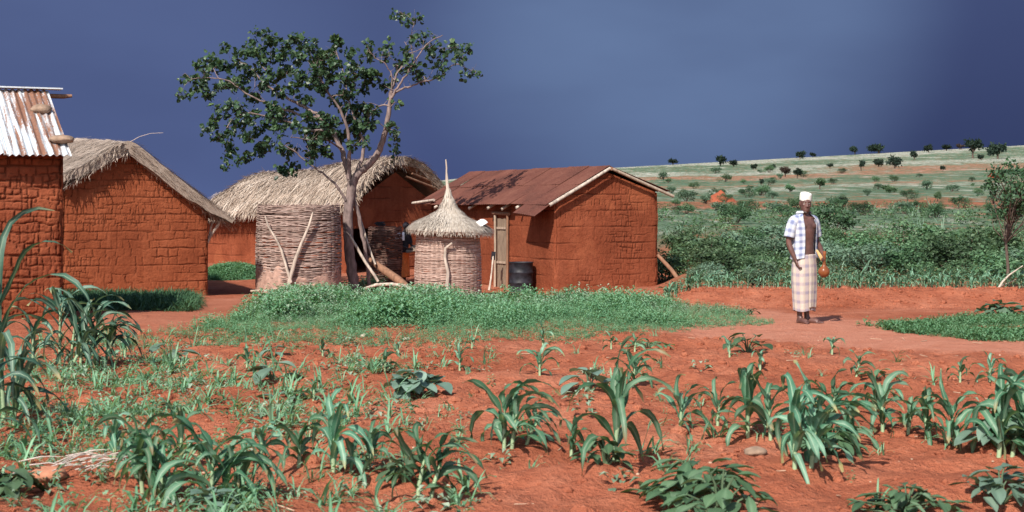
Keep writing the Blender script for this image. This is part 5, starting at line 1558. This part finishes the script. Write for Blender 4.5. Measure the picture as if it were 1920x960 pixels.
rg = np.random.default_rng(31)
HERB = [weed_proto(rg, 16, .24, .105, .045) for _ in range(6)] + [weed_proto(rg, 22, .30, .09, .035) for _ in range(3)]
LOWH = [weed_proto(rg, 12, .09, .07, .035, 1.6) for _ in range(5)]
TUFT = [tuft_proto(rg, 11, .24, .016) for _ in range(6)]
BLADE = [tuft_proto(rg, 8, .34, .028) for _ in range(5)]
SHORT = [tuft_proto(rg, 12, .10, .010) for _ in range(5)]


def scatter(x0, x1, y0, y1, n, dens):
    X = rg.uniform(x0, x1, n); Y = rg.uniform(y0, y1, n); keep = rg.uniform(0, 1, n) < dens(X, Y); return X[keep], Y[keep]


def pxof(X, Y): return 960 + F * X / Y


# the weed bank before the houses
def bank_density(X, Y):
    px = pxof(X, Y); py = HZ + (CZ - G(X, Y)) / Y * F
    n = fbm(X * 1.2, Y * 1.2, 61) * 1.2
    lo = np.interp(px, [270, 330, 420, 600, 800, 1000, 1200, 1300, 1440], [622, 642, 650, 653, 648, 644, 632, 622, 612])
    hi = np.interp(px, [270, 330, 400, 480, 620, 1000, 1200, 1330, 1440], [628, 622, 604, 584, 564, 560, 560, 568, 604])
    e = np.minimum((lo - py) / 14, (py - hi + 6) / 14)
    gap = sstep(-.30, -.12, fbm(X * .75 + 3, Y * .6, 62, 3))
    return sstep(-.1, .9, e + n * 1.5) * (px > 262) * (px < 1450) * (.12 + .88 * gap)


b = MB(); X, Y = scatter(-6, 4.2, 16.2, 26.5, 26000, bank_density)
front = sstep(18.6, 20.5, Y + fbm(X * .8, Y * .8, 64) * 3); pxx = pxof(X, Y)
low = sstep(1180, 1330, pxx)
hs = (.36 + .58 * front) * (1 - .6 * low) * (1 - .28 * sstep(800, 900, pxx)) * rg.uniform(.65, 1.25, len(X)) * np.clip(.80 + 2.8 * fbm(X * 1.3, Y * 1.0, 63), .3, 1.7)
kk = rg.uniform(0, 1, len(X)) < .70 * (1 - .5 * low)
stamp(b, HERB, X[kk], Y[kk], np.clip(hs[kk], .3, 1.35), rg)
kk2 = ~kk
stamp(b, SHORT, X[kk2], Y[kk2], np.clip(1.2 * hs[kk2], .5, 1.6), rg)
tag(b.build('weed_bank', [M['weed']], loc=(0, 0, 0), smooth=False), 'dense green weed bank growing before the granaries', 'weeds', kind='stuff')
b = MB(); sel = rg.uniform(0, 1, len(X)) < .20 * front * (fbm(X * .7, Y * .7, 66) > -.02)
stamp(b, HERB, X[sel] + .05, Y[sel] + .04, np.clip(hs[sel] * 1.15, .3, 1.4), rg)
tag(b.build('grey_weeds', [M['weed_grey']], loc=(0, 0, 0), smooth=False), 'greyish herbs mixed into the weed bank', 'weeds', kind='stuff')


# grass at the right of the path
def right_grass(X, Y):
    px = pxof(X, Y); py = HZ + (CZ - G(X, Y)) / Y * F; n = fbm(X * 1.1, Y * 1.1, 68)
    lo = np.interp(px, [1635, 1700, 1800, 1930], [612, 624, 632, 640]); hi = np.interp(px, [1635, 1700, 1930], [610, 604, 599])
    return sstep(-.3, .5, np.minimum((lo - py), (py - hi)) / 10 + n * 2.4) * (px > 1620)


b = MB(); X, Y = scatter(4.4, 9, 16.8, 23.5, 15000, right_grass)
stamp(b, SHORT + LOWH, X, Y, rg.uniform(.4, .95, len(X)) * np.clip(1 + 2 * fbm(X * 1.2, Y * 1.2, 69), .4, 1.6), rg)
tag(b.build('grass_patch', [M['weed']], loc=(0, 0, 0), smooth=False), 'low green grass patch at the right of the path', 'grass', kind='stuff')


# loose weeds all over the near field, thickest on the left
def field_density(X, Y):
    px = pxof(X, Y); py = HZ + (CZ - G(X, Y)) / Y * F; n = fbm(X * .9, Y * .9, 72, 4) * 2.2 + .2
    d = np.interp(px, [0, 200, 420, 640, 800, 1000, 1920], [.85, .9, .85, .55, .28, .06, .035])
    v = np.interp(py, [630, 680, 720, 800, 900, 960], [.28, .5, .9, 1.0, .65, .6])
    return np.clip(d * v * np.clip(.5 + n * 1.5, 0.0, 1.6) * (1 - path_mask(X, Y)) * .5, 0, 1)


b = MB(); X, Y = scatter(-5.5, 6.5, 7.0, 18.2, 14000, field_density)
s = rg.uniform(.35, 1.0, len(X)); kk = rg.uniform(0, 1, len(X))
stamp(b, BLADE, X[kk < .35], Y[kk < .35], s[kk < .35], rg)
q = (kk >= .35) & (kk < .7); stamp(b, TUFT, X[q], Y[q], s[q], rg)
q = kk >= .7; stamp(b, HERB, X[q], Y[q], s[q] * .7, rg)
tag(b.build('field_weeds', [M['weed']], loc=(0, 0, 0)), 'loose green weeds and grass tufts scattered over the red field, thickest on the left', 'weeds', kind='stuff')
b = MB(); X, Y = scatter(-5.5, 6.5, 7.0, 18.2, 2600, field_density)
stamp(b, LOWH, X, Y, rg.uniform(.6, 1.5, len(X)), rg)
tag(b.build('creeping_weeds', [M['weed_grey']], loc=(0, 0, 0), smooth=False), 'flat grey green weeds hugging the red soil of the field', 'weeds', kind='stuff')


# grass with shade in its colour along the foot of the thatched house, hump of grass between the houses
def strip_d(X, Y):
    px = pxof(X, Y); py = HZ + (CZ - G(X, Y)) / Y * F
    return sstep(-.2, .6, np.minimum((584 - py), (py - 560)) / 7 + fbm(X * 2, Y * 2, 75)) * (px > 120) * (px < 365)


b = MB(); X, Y = scatter(-9, -4.5, 22.5, 32, 9000, strip_d)
stamp(b, TUFT, X, Y, rg.uniform(.7, 1.35, len(X)), rg)
tag(b.build('grass_strip', [M['grass_dark']], loc=(0, 0, 0)), 'dark grass strip along the foot of the left thatched house', 'grass', kind='stuff')
hp_ = W(437, 521, 41.6)
X = rg.normal(0, .55, 1500); Y = rg.normal(0, .9, 1500); k = (X / 1.0) ** 2 + (Y / 1.3) ** 2 < 1.0; X, Y = X[k], Y[k]
Z = G(X + hp_.x, Y + hp_.y) + .30 * (1 - X ** 2 / 1.0 - Y ** 2 / 1.7)
b = MB(); stamp(b, SHORT + LOWH, X + hp_.x, Y + hp_.y, rg.uniform(.8, 1.6, len(X)), rg, Z=Z)
a = np.linspace(0, 2 * math.pi, 40); r = np.linspace(.02, 1.03, 12)
Rr, Aa = np.meshgrid(r, a, indexing='ij'); xx = Rr * np.cos(Aa); yy = Rr * np.sin(Aa) * 1.3
b.grid(np.stack([xx + hp_.x, yy + hp_.y, G(xx + hp_.x, yy + hp_.y) + .30 * (1 - xx ** 2 - yy ** 2 / 1.7) - .01], -1), .3)
tag(b.build('grass_mound', [M['weed']], loc=(0, 0, 0), smooth=False), 'small green hump of grass between the two thatched houses', 'grass', kind='stuff')
# weeds by the tree foot
b = MB(); X = rg.normal(W(690, 520, 36.8).x, .22, 60); Y = rg.normal(37.0, .3, 60); stamp(b, HERB, X, Y, rg.uniform(.8, 1.4, 60), rg)
tag(b.build('yard_weeds', [M['weed']], loc=(0, 0, 0), smooth=False), 'few green weeds at the foot of the tree beside the dark basket', 'weeds', kind='stuff')

# pale litter on the soil
b = MB()
X, Y = scatter(-5, 6.5, 7.2, 18.5, 420, lambda x, y: np.full(len(x), .5)); Z = G(X, Y)
for x, y, z in zip(X, Y, Z):
    if rg.uniform() < .6:
        a = rg.uniform(0, 6.28); L = rg.uniform(.03, .14); d = Vector((math.cos(a), math.sin(a), rg.uniform(-.1, .25)))
        b.tube([Vector((x, y, z + .006)), Vector((x, y, z + .008)) + d * L], [.004, .003], 4, .5, cap=False)
    else:
        r = rg.uniform(.005, .013); b.ball((x, y, z + r * .3), (r, r * 1.2, r * .7), 7, 5)
tag(b.build('field_litter', M['dry'], loc=(0, 0, 0), smooth=False), 'dry stalk bits and pale pebbles strewn over the red soil', 'litter', kind='stuff')
# clods of earth
b = MB(); X, Y = scatter(-5.5, 7, 7.0, 18.5, 9000, lambda x, y: np.clip(.55 + fbm(x * 1.3, y * 1.3, 81) * 2.2, 0, 1) * (1 - path_mask(x, y)))
X2, Y2 = scatter(2.5, 9.5, 23.6, 25.6, 1500, lambda x, y: sstep(.09, .12, x / y))
X = np.concatenate([X, X2]); Y = np.concatenate([Y, Y2]); Z = G(X, Y)
CL = []
for q in range(6):
    c = MB(); c.ball((0, 0, 0), 1, 7, 6); V = c.V[0]; c.V[0] = V * (1 + .5 * fbm(V[:, 0] * 1.7 + q * 5, V[:, 1] * 1.7 + V[:, 2], q, 2))[:, None] * np.array([1, 1, .7]); CL.append(c)
stamp(b, CL, X, Y, np.clip(rg.lognormal(-4.15, .6, len(X)), .005, .075), rg, sink=0, Z=Z)
o = b.build('soil_clods', M['soil'], loc=(0, 0, 0), smooth=False); tag(o, 'crumbly red clods lying all over the tilled field', 'clods', kind='stuff')


for i, (px, py, r, lab, mt) in enumerate(((682, 633, .035, 'pale stone at the front edge of the weed bank, left of the smaller pale stone', 'pale_stone'), (762, 638, .03, 'smaller pale stone at the front edge of the weed bank in the centre', 'pale_stone'), (1417, 856, .05, 'brown clod-like stone on bare soil left of the white stalked maize', 'stone'), (90, 902, .07, 'reddish flat stone among dry stalks in the bottom left', 'red_stone'), (1650, 608, .03, 'small dark stone at the left tip of the grass patch', 'stone'))):
    if i == 0: M['pale_stone'] = plain('pale_stone', (.52, .43, .35), .2, 12, .9, .02); M['red_stone'] = plain('red_stone', (.40, .17, .10), .25, 12, .9, .02)
    p = at(px, py); stone('stone', p + Vector((0, 0, r * .35)), (r * 1.5, r * 1.2, r * .7), lab, 11 + i, mt)
b = MB(); p = at(150, 885)
for i in range(24):
    a = rg.normal(.5, .5); d = Vector((math.cos(a), math.sin(a), rg.uniform(-.02, .2))); c = p + Vector((rg.normal(0, .17), rg.normal(0, .12), .02 + rg.uniform(0, .06))); L = rg.uniform(.08, .3)
    b.tube([c - d * L / 2, c + Vector((0, 0, .015)), c + d * L / 2], [.004, .004, .002], 4, .5, cap=False)
M['pale_dry'] = plain('grey_dry_stalks', (.46, .38, .33), .3, 20, .9, .003)
tag(b.build('dry_stalk_heap', M['pale_dry'], loc=p), 'tangle of grey dry stalks lying on the soil in the bottom left', 'dry stalks', kind='stuff')
# maize rows beyond the bank ------------------------------------------
protos = []
for i in range(5):
    sb, lb = maize_parts(.42, 6, np.random.default_rng(90 + i), .05, .3)
    base = 0
    for V, L, S, T in zip(sb.V, sb.L, sb.S, sb.T): lb.add(V, L.reshape(-1, S[0]) - base, T * 0 + .75); base += len(V)
    protos.append(lb)
ROW = 'young maize rows beyond the red bank'
mp = [None] * 5
for i in range(132):
    row = i % 3; px = 1250 + (i // 3) * 15.6 + rg.uniform(-8, 8); Y = (26.0, 26.9, 27.9)[row] + rg.uniform(-.2, .2); x = (px - 960) / F * Y; k = i % 5; z = g1(x, Y)
    if 1380 < px < 1440 and row: continue
    sc = rg.uniform(.45, .85)
    if mp[k] is None:
        o = protos[k].build('maize_plant', M['maize_leaf'], loc=(0, 0, 0)); mp[k] = o
        tag(o, 'small blue green maize plant in the rows between the red bank and the thicket', 'maize', ROW)
    else:
        o = mp[k].copy(); COL.objects.link(o)
    o.location = (x, Y, z); o.rotation_euler = (0, 0, rg.uniform(-.7, .7)); o.scale = (sc,) * 3


# bushes ---------------------------------------------------------------
def bush_proto(seed, n, leaf, flat=.75, blobs=7, stems=6):
    """unit-height bush about 1.3 wide: leaf clumps on a few stems"""
    r = np.random.default_rng(seed); lb = MB(); sb = MB()
    cs = []
    for i in range(blobs):
        a = r.uniform(0, 6.28); q = math.sqrt(r.uniform(0, 1)) * .45; h = r.uniform(.28, .82) * (1 - .5 * q); cs.append((q * math.cos(a), q * math.sin(a), h, r.uniform(.15, .27)))
    for c in cs[:stems]:
        sb.tube([(c[0] * .1, c[1] * .1, -.05), (c[0] * .55, c[1] * .55, c[2] * .5), c[:3]], [.022, .016, .006], 5)
    for i in range(n):
        c = cs[i % blobs]; d = r.normal(0, 1, 3); d /= np.linalg.norm(d); rad = c[3] * r.uniform(.45, 1.12)
        p = np.array(c[:3]) + d * rad * np.array([1.15, 1.15, flat])
        if p[2] < .02: p[2] = .02 + abs(r.normal(0, .05))
        nn = d * .6 + r.normal(0, .55, 3) + np.array([0, 0, .45]); nn /= np.linalg.norm(nn); t = r.normal(0, 1, 3); t -= nn * t.dot(nn); t /= np.linalg.norm(t); s = np.cross(nn, t)
        L = leaf * r.uniform(.6, 1.3); w = L * r.uniform(.3, .45)
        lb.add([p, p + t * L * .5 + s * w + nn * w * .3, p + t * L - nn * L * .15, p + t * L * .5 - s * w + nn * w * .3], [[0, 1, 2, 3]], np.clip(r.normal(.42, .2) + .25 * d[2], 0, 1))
    return sb, lb


M['twig'] = plain('dark_twig', (.10, .07, .055), .4, 20, .9, .004)
BP = {}
KINDS = {'mid': ('bush_mid', 'leafy mid green bush in the thicket behind the man'), 'dark': ('bush_dark', 'dark green bush standing out in the thicket'), 'grey': ('bush_grey', 'pale grey green bush with fine leaves in the thicket')}
for kind in KINDS:
    for v in range(3):
        BP[kind, v] = [bush_proto(hash_ + v * 7, (1150, 950, 1300)[v], (.068, .085, .06)[v], .8, 11) for hash_ in ({'mid': 100, 'dark': 200, 'grey': 300}[kind],)][0]
BROOT = {}


def bush(kind, v, loc, sc, label=None, group='bushes in the thicket beyond the maize rows', name='bush', cat='bush'):
    if (kind, v) not in BROOT:
        root = thing(name, KINDS[kind][1], cat, (0, 0, 0), 0, group); sb, lb = BP[kind, v]
        sb.build('stems', M['twig'], loc=(0, 0, 0)).parent = root; lb.build('leaves', M[KINDS[kind][0]], loc=(0, 0, 0), smooth=False).parent = root
        BROOT[kind, v] = root; root.location = loc; root.rotation_euler.z = rg.uniform(0, 6.28); root.scale = sc
        if label: root['label'] = label
        return root
    o = dup(BROOT[kind, v], loc, rg.uniform(0, 6.28), sc); o['label'] = label or KINDS[kind][1]; o['group'] = group; return o


placed = []
tries = 0
while len(placed) < 130 and tries < 6000:
    tries += 1
    f = rg.uniform(0, 1) ** 1.7; Y = 30.4 + 42 * f; u = rg.uniform(.092, .36); x = u * Y
    dmin = .72 + .014 * (Y - 30)
    if any((x - a) ** 2 + (Y - c) ** 2 < dmin ** 2 for a, c in placed): continue
    if Y > 38 and fbm(x * .13, Y * .10, 85) < .02 + (Y - 38) * .010: continue
    if fbm(x * .35, Y * .28, 87) < -.10: continue
    if 960 + F * x / Y < 1318 and Y < 38.5: continue
    placed.append((x, Y))
for x, Y in placed:
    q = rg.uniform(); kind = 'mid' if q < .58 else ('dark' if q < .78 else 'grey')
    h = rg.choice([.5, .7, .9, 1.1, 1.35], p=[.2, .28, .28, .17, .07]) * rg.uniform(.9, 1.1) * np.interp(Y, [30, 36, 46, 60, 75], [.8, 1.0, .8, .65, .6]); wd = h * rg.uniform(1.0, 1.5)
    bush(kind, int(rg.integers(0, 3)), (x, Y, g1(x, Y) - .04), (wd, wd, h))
# the ones that stand out
for px, py, Y, h, wd, kind, lab in ((1792, 500, 33.0, 1.05, 1.4, 'dark', 'darkest rounded bush right of the man, above the maize rows'), (1560, 430, 52, 1.5, 1.5, 'dark', 'dark green bush showing just right of the man\'s head'),
                                    (1378, 400, 66, .95, 1.3, 'dark', 'compact dark bush below the red earth mound'), (1500, 412, 60, .8, 1.5, 'grey', 'pale wide bush left of the man\'s shoulder'), (1312, 520, 30, .42, .5, 'grey', 'blue green leafy plant beside the leaning pole'),
                                    (1330, 525, 28.6, .55, .6, 'grey', 'blue green broad plant at the left end of the maize rows'), (1415, 528, 28.0, .62, .7, 'grey', 'tall blue green plant left of the man before the thicket')):
    p = W(px, py, Y); bush(kind, 0, (p.x, Y, g1(p.x, Y) - .03), (wd, wd, h), lab, None if False else 'single bushes of the thicket')
# ground cover under and behind the bushes
b = MB(); X, Y = scatter(2.8, 28, 28.5, 76, 26000, lambda x, y: ((x / y > np.where(y < 37, .122, .088)) & (x / y < .38)) * np.clip(.6 + fbm(x * .25, y * .16, 86) * 2.4, 0, 1) * np.interp(y, [28, 31, 38, 43, 76], [.2, .5, .42, .10, .07]) * .42)
stamp(b, HERB, X, Y, rg.uniform(.9, 1.9, len(X)) * np.interp(Y, [28, 76], [.9, 1.7]), rg, tj=.2)
tag(b.build('undergrowth', [M['bush_mid']], loc=(0, 0, 0), smooth=False), 'green undergrowth filling the thicket below the hillside', 'undergrowth', kind='stuff')
b = MB(); X, Y = scatter(2.8, 28, 30, 90, 7000, lambda x, y: ((x / y > np.where(y < 37, .122, .088)) & (x / y < .38)) * (fbm(x * .2, y * .1, 88) > .08) * np.interp(y, [30, 45, 60], [.5, .3, .12]))
stamp(b, TUFT, X, Y, rg.uniform(1.2, 2.6, len(X)) * np.interp(Y, [30, 90], [1, 1.6]), rg, tj=.2)
tag(b.build('tall_grass', [M['bush_grey']], loc=(0, 0, 0)), 'tall pale grass between the bushes of the thicket', 'grass', kind='stuff')

# shrubs and trees on the far hillside
FAR = [(1262, 306, 18, 10, 'low dark tree on the skyline just right of the rusty roof', 1), (1351, 312, 24, 18, 'left of two dark trees side by side on the left part of the far slope', 0), (1376, 313, 16, 12, 'right of two dark trees side by side on the left part of the far slope', 0),
       (1500, 298, 20, 13, 'dark round tree on the skyline above the man\'s cap, left of the smallest one', 0), (1524, 293, 13, 9, 'smallest round dark tree on the skyline above the man', 0), (1603, 290, 20, 14, 'dark tree on the skyline left of the wide flat one', 0),
       (1647, 288, 34, 15, 'wide flat dark tree on the skyline', 1), (1714, 300, 18, 17, 'dark upright tree just below the skyline, right of the wide flat one', 0), (1741, 286, 18, 15, 'tilted dark tree on the skyline left of the biggest', 0), (1775, 283, 18, 10, 'low dark tree on the skyline between the tilted and the biggest', 1),
       (1824, 297, 36, 40, 'biggest dark tree on the far ridge', 0), (1871, 298, 38, 28, 'broad dark tree on the ridge right of the biggest', 0), (1678, 316, 30, 26, 'rounded dark tree on the slope below the wide flat one', 0), (1647, 313, 20, 14, 'small dark tree on the slope left of the rounded one', 0),
       (1615, 320, 18, 24, 'small tree with a bare trunk showing on the far slope', 2), (1556, 316, 12, 10, 'tiny dark tree on the slope above the man\'s right shoulder', 0), (1495, 335, 20, 20, 'dark green tree on the slope just above the man\'s cap', 0), (1472, 332, 20, 20, 'brownish tree left of the dark green one above the man\'s cap', 3),
       (1448, 321, 13, 13, 'small tree on the pale strip left of the brownish one', 0), (1413, 318, 16, 10, 'low grey tree on the pale strip right of the pair of dark trees', 0), (1428, 350, 10, 16, 'narrow dark shrub on the slope left of the man', 0), (1800, 280, 14, 10, 'reddish tree on the skyline left of the biggest', 3),
       (1757, 378, 18, 18, 'round green shrub on the red strip right of the man', 4), (1577, 389, 22, 18, 'dark low shrub just right of the man\'s head', 0), (1538, 355, 22, 22, 'bright green shrub on the slope above the man\'s right shoulder', 4), (1481, 360, 20, 13, 'dark green low shrub beside the man\'s cap', 4),
       (903, 325, 20, 8, 'dark tree on the horizon just above the rusty roof', 1), (1768, 322, 10, 12, 'thin shrub on the pinkish field below the biggest tree', 2), (1668, 362, 26, 14, 'grey green shrub on the red strip between the man and the right edge', 4), (1840, 300, 14, 10, 'small dark tree between the biggest and the broad one', 0)]
for i, (px, py, wp, hp, lab, kd) in enumerate(FAR):
    p = at(px, py) if px > 1000 else Vector(((px - 960) / F * 500, 500, float(G(np.array([(px - 960) / F * 500.]), np.array([500.]))[0])))
    if px < 1000 or (p.y > 555): p = Vector(((px - 960) / F * 510, 510, 0)); p.z = g1(p.x, p.y)
    h = hp / F * p.y; w = wp / F * p.y; rr = np.random.default_rng(400 + i)
    root = thing('far_tree' if kd != 4 else 'hillside_shrub', lab, 'tree' if kd != 4 else 'shrub', p, 0, 'trees on the far hillside' if kd != 4 else 'green shrubs on the hillside')
    tb = MB(); lb = MB(); th = h * (.55 if kd == 2 else .35)
    tb.tube([(0, 0, -.3), (rr.normal(0, .03) * h, 0, th * .6), (0, 0, th * 1.3)], [w * .06, w * .05, w * .035], 7)
    n = 620; blobs = [(rr.uniform(-.34, .34) * w, rr.uniform(-.34, .34) * w, h * rr.uniform(.42 if kd != 1 else .6, .85), rr.uniform(.16, .26)) for _ in range(7)] + [(0, 0, h * .62, .28)]
    for c in blobs: tb.tube([(0, 0, th * .7), (c[0] * .5, c[1] * .5, (th + c[2]) / 2), c[:3]], [w * .03, w * .02, w * .01], 5, cap=False)
    for k in range(n):
        c = blobs[k % 8]; d = rr.normal(0, 1, 3); d /= np.linalg.norm(d); q = np.array(c[:3]) + d * rr.uniform(.4, 1.05) * np.array([c[3] * w, c[3] * w, min(c[3] * w, h * .3) * .9]); q[2] = np.clip(q[2], h * .12 if kd in (0, 3, 4) else h * .35, h * 1.02)
        t = rr.normal(0, 1, 3); t /= np.linalg.norm(t); s = np.cross(t, rr.normal(0, 1, 3)); s /= np.linalg.norm(s); L = w * .085 * rr.uniform(.6, 1.3)
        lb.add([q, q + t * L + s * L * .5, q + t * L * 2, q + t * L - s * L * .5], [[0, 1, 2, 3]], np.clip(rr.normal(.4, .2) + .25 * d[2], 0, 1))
    tb.build('trunk', M['twig'], loc=(0, 0, 0)).parent = root
    lb.build('crown', M[{3: 'far_brown', 4: 'bush_mid'}.get(kd, 'far_tree')], loc=(0, 0, 0), smooth=False).parent = root
# scattered low shrubs on the slope
for i in range(70):
    px = rg.uniform(1235, 1920); py = rg.uniform(322, 412) ; p = at(px, py)
    if p.y > 330: continue
    k = rg.uniform(.5, 1.1) * np.interp(p.y, [60, 300], [.9, 2.2])
    bush(('mid', 'grey', 'dark')[i % 3], i % 3, (p.x, p.y, p.z - .04), (k * 1.05, k * 1.05, k * .8), ('small green shrub dotted over the lower hillside', 'small pale shrub dotted over the lower hillside', 'small dark shrub dotted over the lower hillside')[i % 3], 'low shrubs dotted over the hillside')
# heap of red earth on the slope
p = at(1352, 378); a = np.arange(50) * 2 * math.pi / 50; r = np.linspace(1, .02, 16); Rr, Aa = np.meshgrid(r, a, indexing='ij')
wr = 31 / F * p.y; hh = 21 / F * p.y; xx = Rr * np.cos(Aa) * wr; yy = Rr * np.sin(Aa) * wr
zz = hh * (1 - Rr ** 2.2) * (.85 + .9 * fbm(xx * .9 / wr * 3, yy * .9 / wr * 3, 91)) - .1
b = MB(); b.grid(np.stack([xx + p.x, yy + p.y, zz + p.z], -1), closed=True)
M['heap'] = plain('heap_earth', (.27, .070, .034), .25, 6, .95, .04)
tag(b.build('earth_heap', M['heap'], loc=p), 'heap of bare red earth on the hillside, left of the man', 'earth heap')

# shrub at the right edge and the dead branches beside it
Y = 26.8; base = Vector(((1889 - 960) / F * Y, Y, 0)); base.z = g1(base.x, Y)
sh = thing('thorn_shrub', 'tall dark thin stemmed shrub with a dense top at the right edge', 'shrub', base)
tb = MB(); lb = MB(); rr = np.random.default_rng(77)
tips = []
trunk = [base, W(1890, 500, Y), W(1886, 455, Y), W(1890, 420, Y), W(1897, 390, Y)]
tb.tube(trunk, [.032, .028, .024, .022, .018], 7)
for i in range(72):
    q = W(rr.normal(1903, 25), rr.normal(374, 24), Y + rr.normal(0, .35)); s = trunk[int(rr.integers(2, 5))]; m = (q + s) / 2 + Vector(rr.normal(0, .06, 3))
    tb.tube([s, m, q], [.012, .007, .003], 5, cap=False); tips.append(q)
for x, y in ((1862, 340), (1870, 330), (1855, 352), (1893, 318), (1905, 322), (1915, 330), (1880, 345)):
    q = W(x, y, Y); s = trunk[4]; tb.tube([s, (s + q) / 2 + Vector((.03, 0, -.03)), q], [.012, .007, .003], 5, cap=False); tips.append(q)
for q in tips:
    for k in range(26):
        c = np.array(q) + rr.normal(0, .06, 3); t = rr.normal(0, 1, 3); t /= np.linalg.norm(t); s = np.cross(t, rr.normal(0, 1, 3)); s /= np.linalg.norm(s); L = rr.uniform(.025, .05)
        lb.add([c, c + t * L + s * L * .6, c + t * L * 2, c + t * L - s * L * .6], [[0, 1, 2, 3]], np.clip(rr.normal(.4, .22), 0, 1))
tb.build('stem', M['twig'], sh); lb.build('crown', M['bush_dark'], sh, smooth=False)
fb = MB()
for x, y in ((1856, 331), (1866, 329), (1862, 333), (1870, 331)):
    for k in range(14):
        c = np.array(W(x, y, Y)) + rr.normal(0, .018, 3); t = rr.normal(0, 1, 3); t /= np.linalg.norm(t); s = np.cross(t, rr.normal(0, 1, 3)); s /= np.linalg.norm(s); fb.add([c, c + t * .02 + s * .014, c + t * .04, c + t * .02 - s * .014], [[0, 1, 2, 3]])
M['blossom'] = plain('red_blossom', (.50, .075, .035), .3, 10, .7, .002); fb.build('blossom', M['blossom'], sh)
p = at(1872, 546); p = Vector(((1872 - 960) / F * 26.0, 26.0, 0)); p.z = g1(p.x, p.y)
log('dead_branch', [p, W(1880, 528, 26.0), W(1893, 515, 26.0), W(1918, 498, 26.0)], [.022, .018, .014, .007], 'wood_pale', 'pale dead forked branch standing at the right end of the maize rows', 'branch')
log('dead_branch', [W(1866, 546, 26.3), W(1880, 535, 26.2), W(1905, 524, 26.1)], [.012, .011, .006], 'wood_pale', 'short pale dead branch lying under the forked one at the right edge', 'branch')
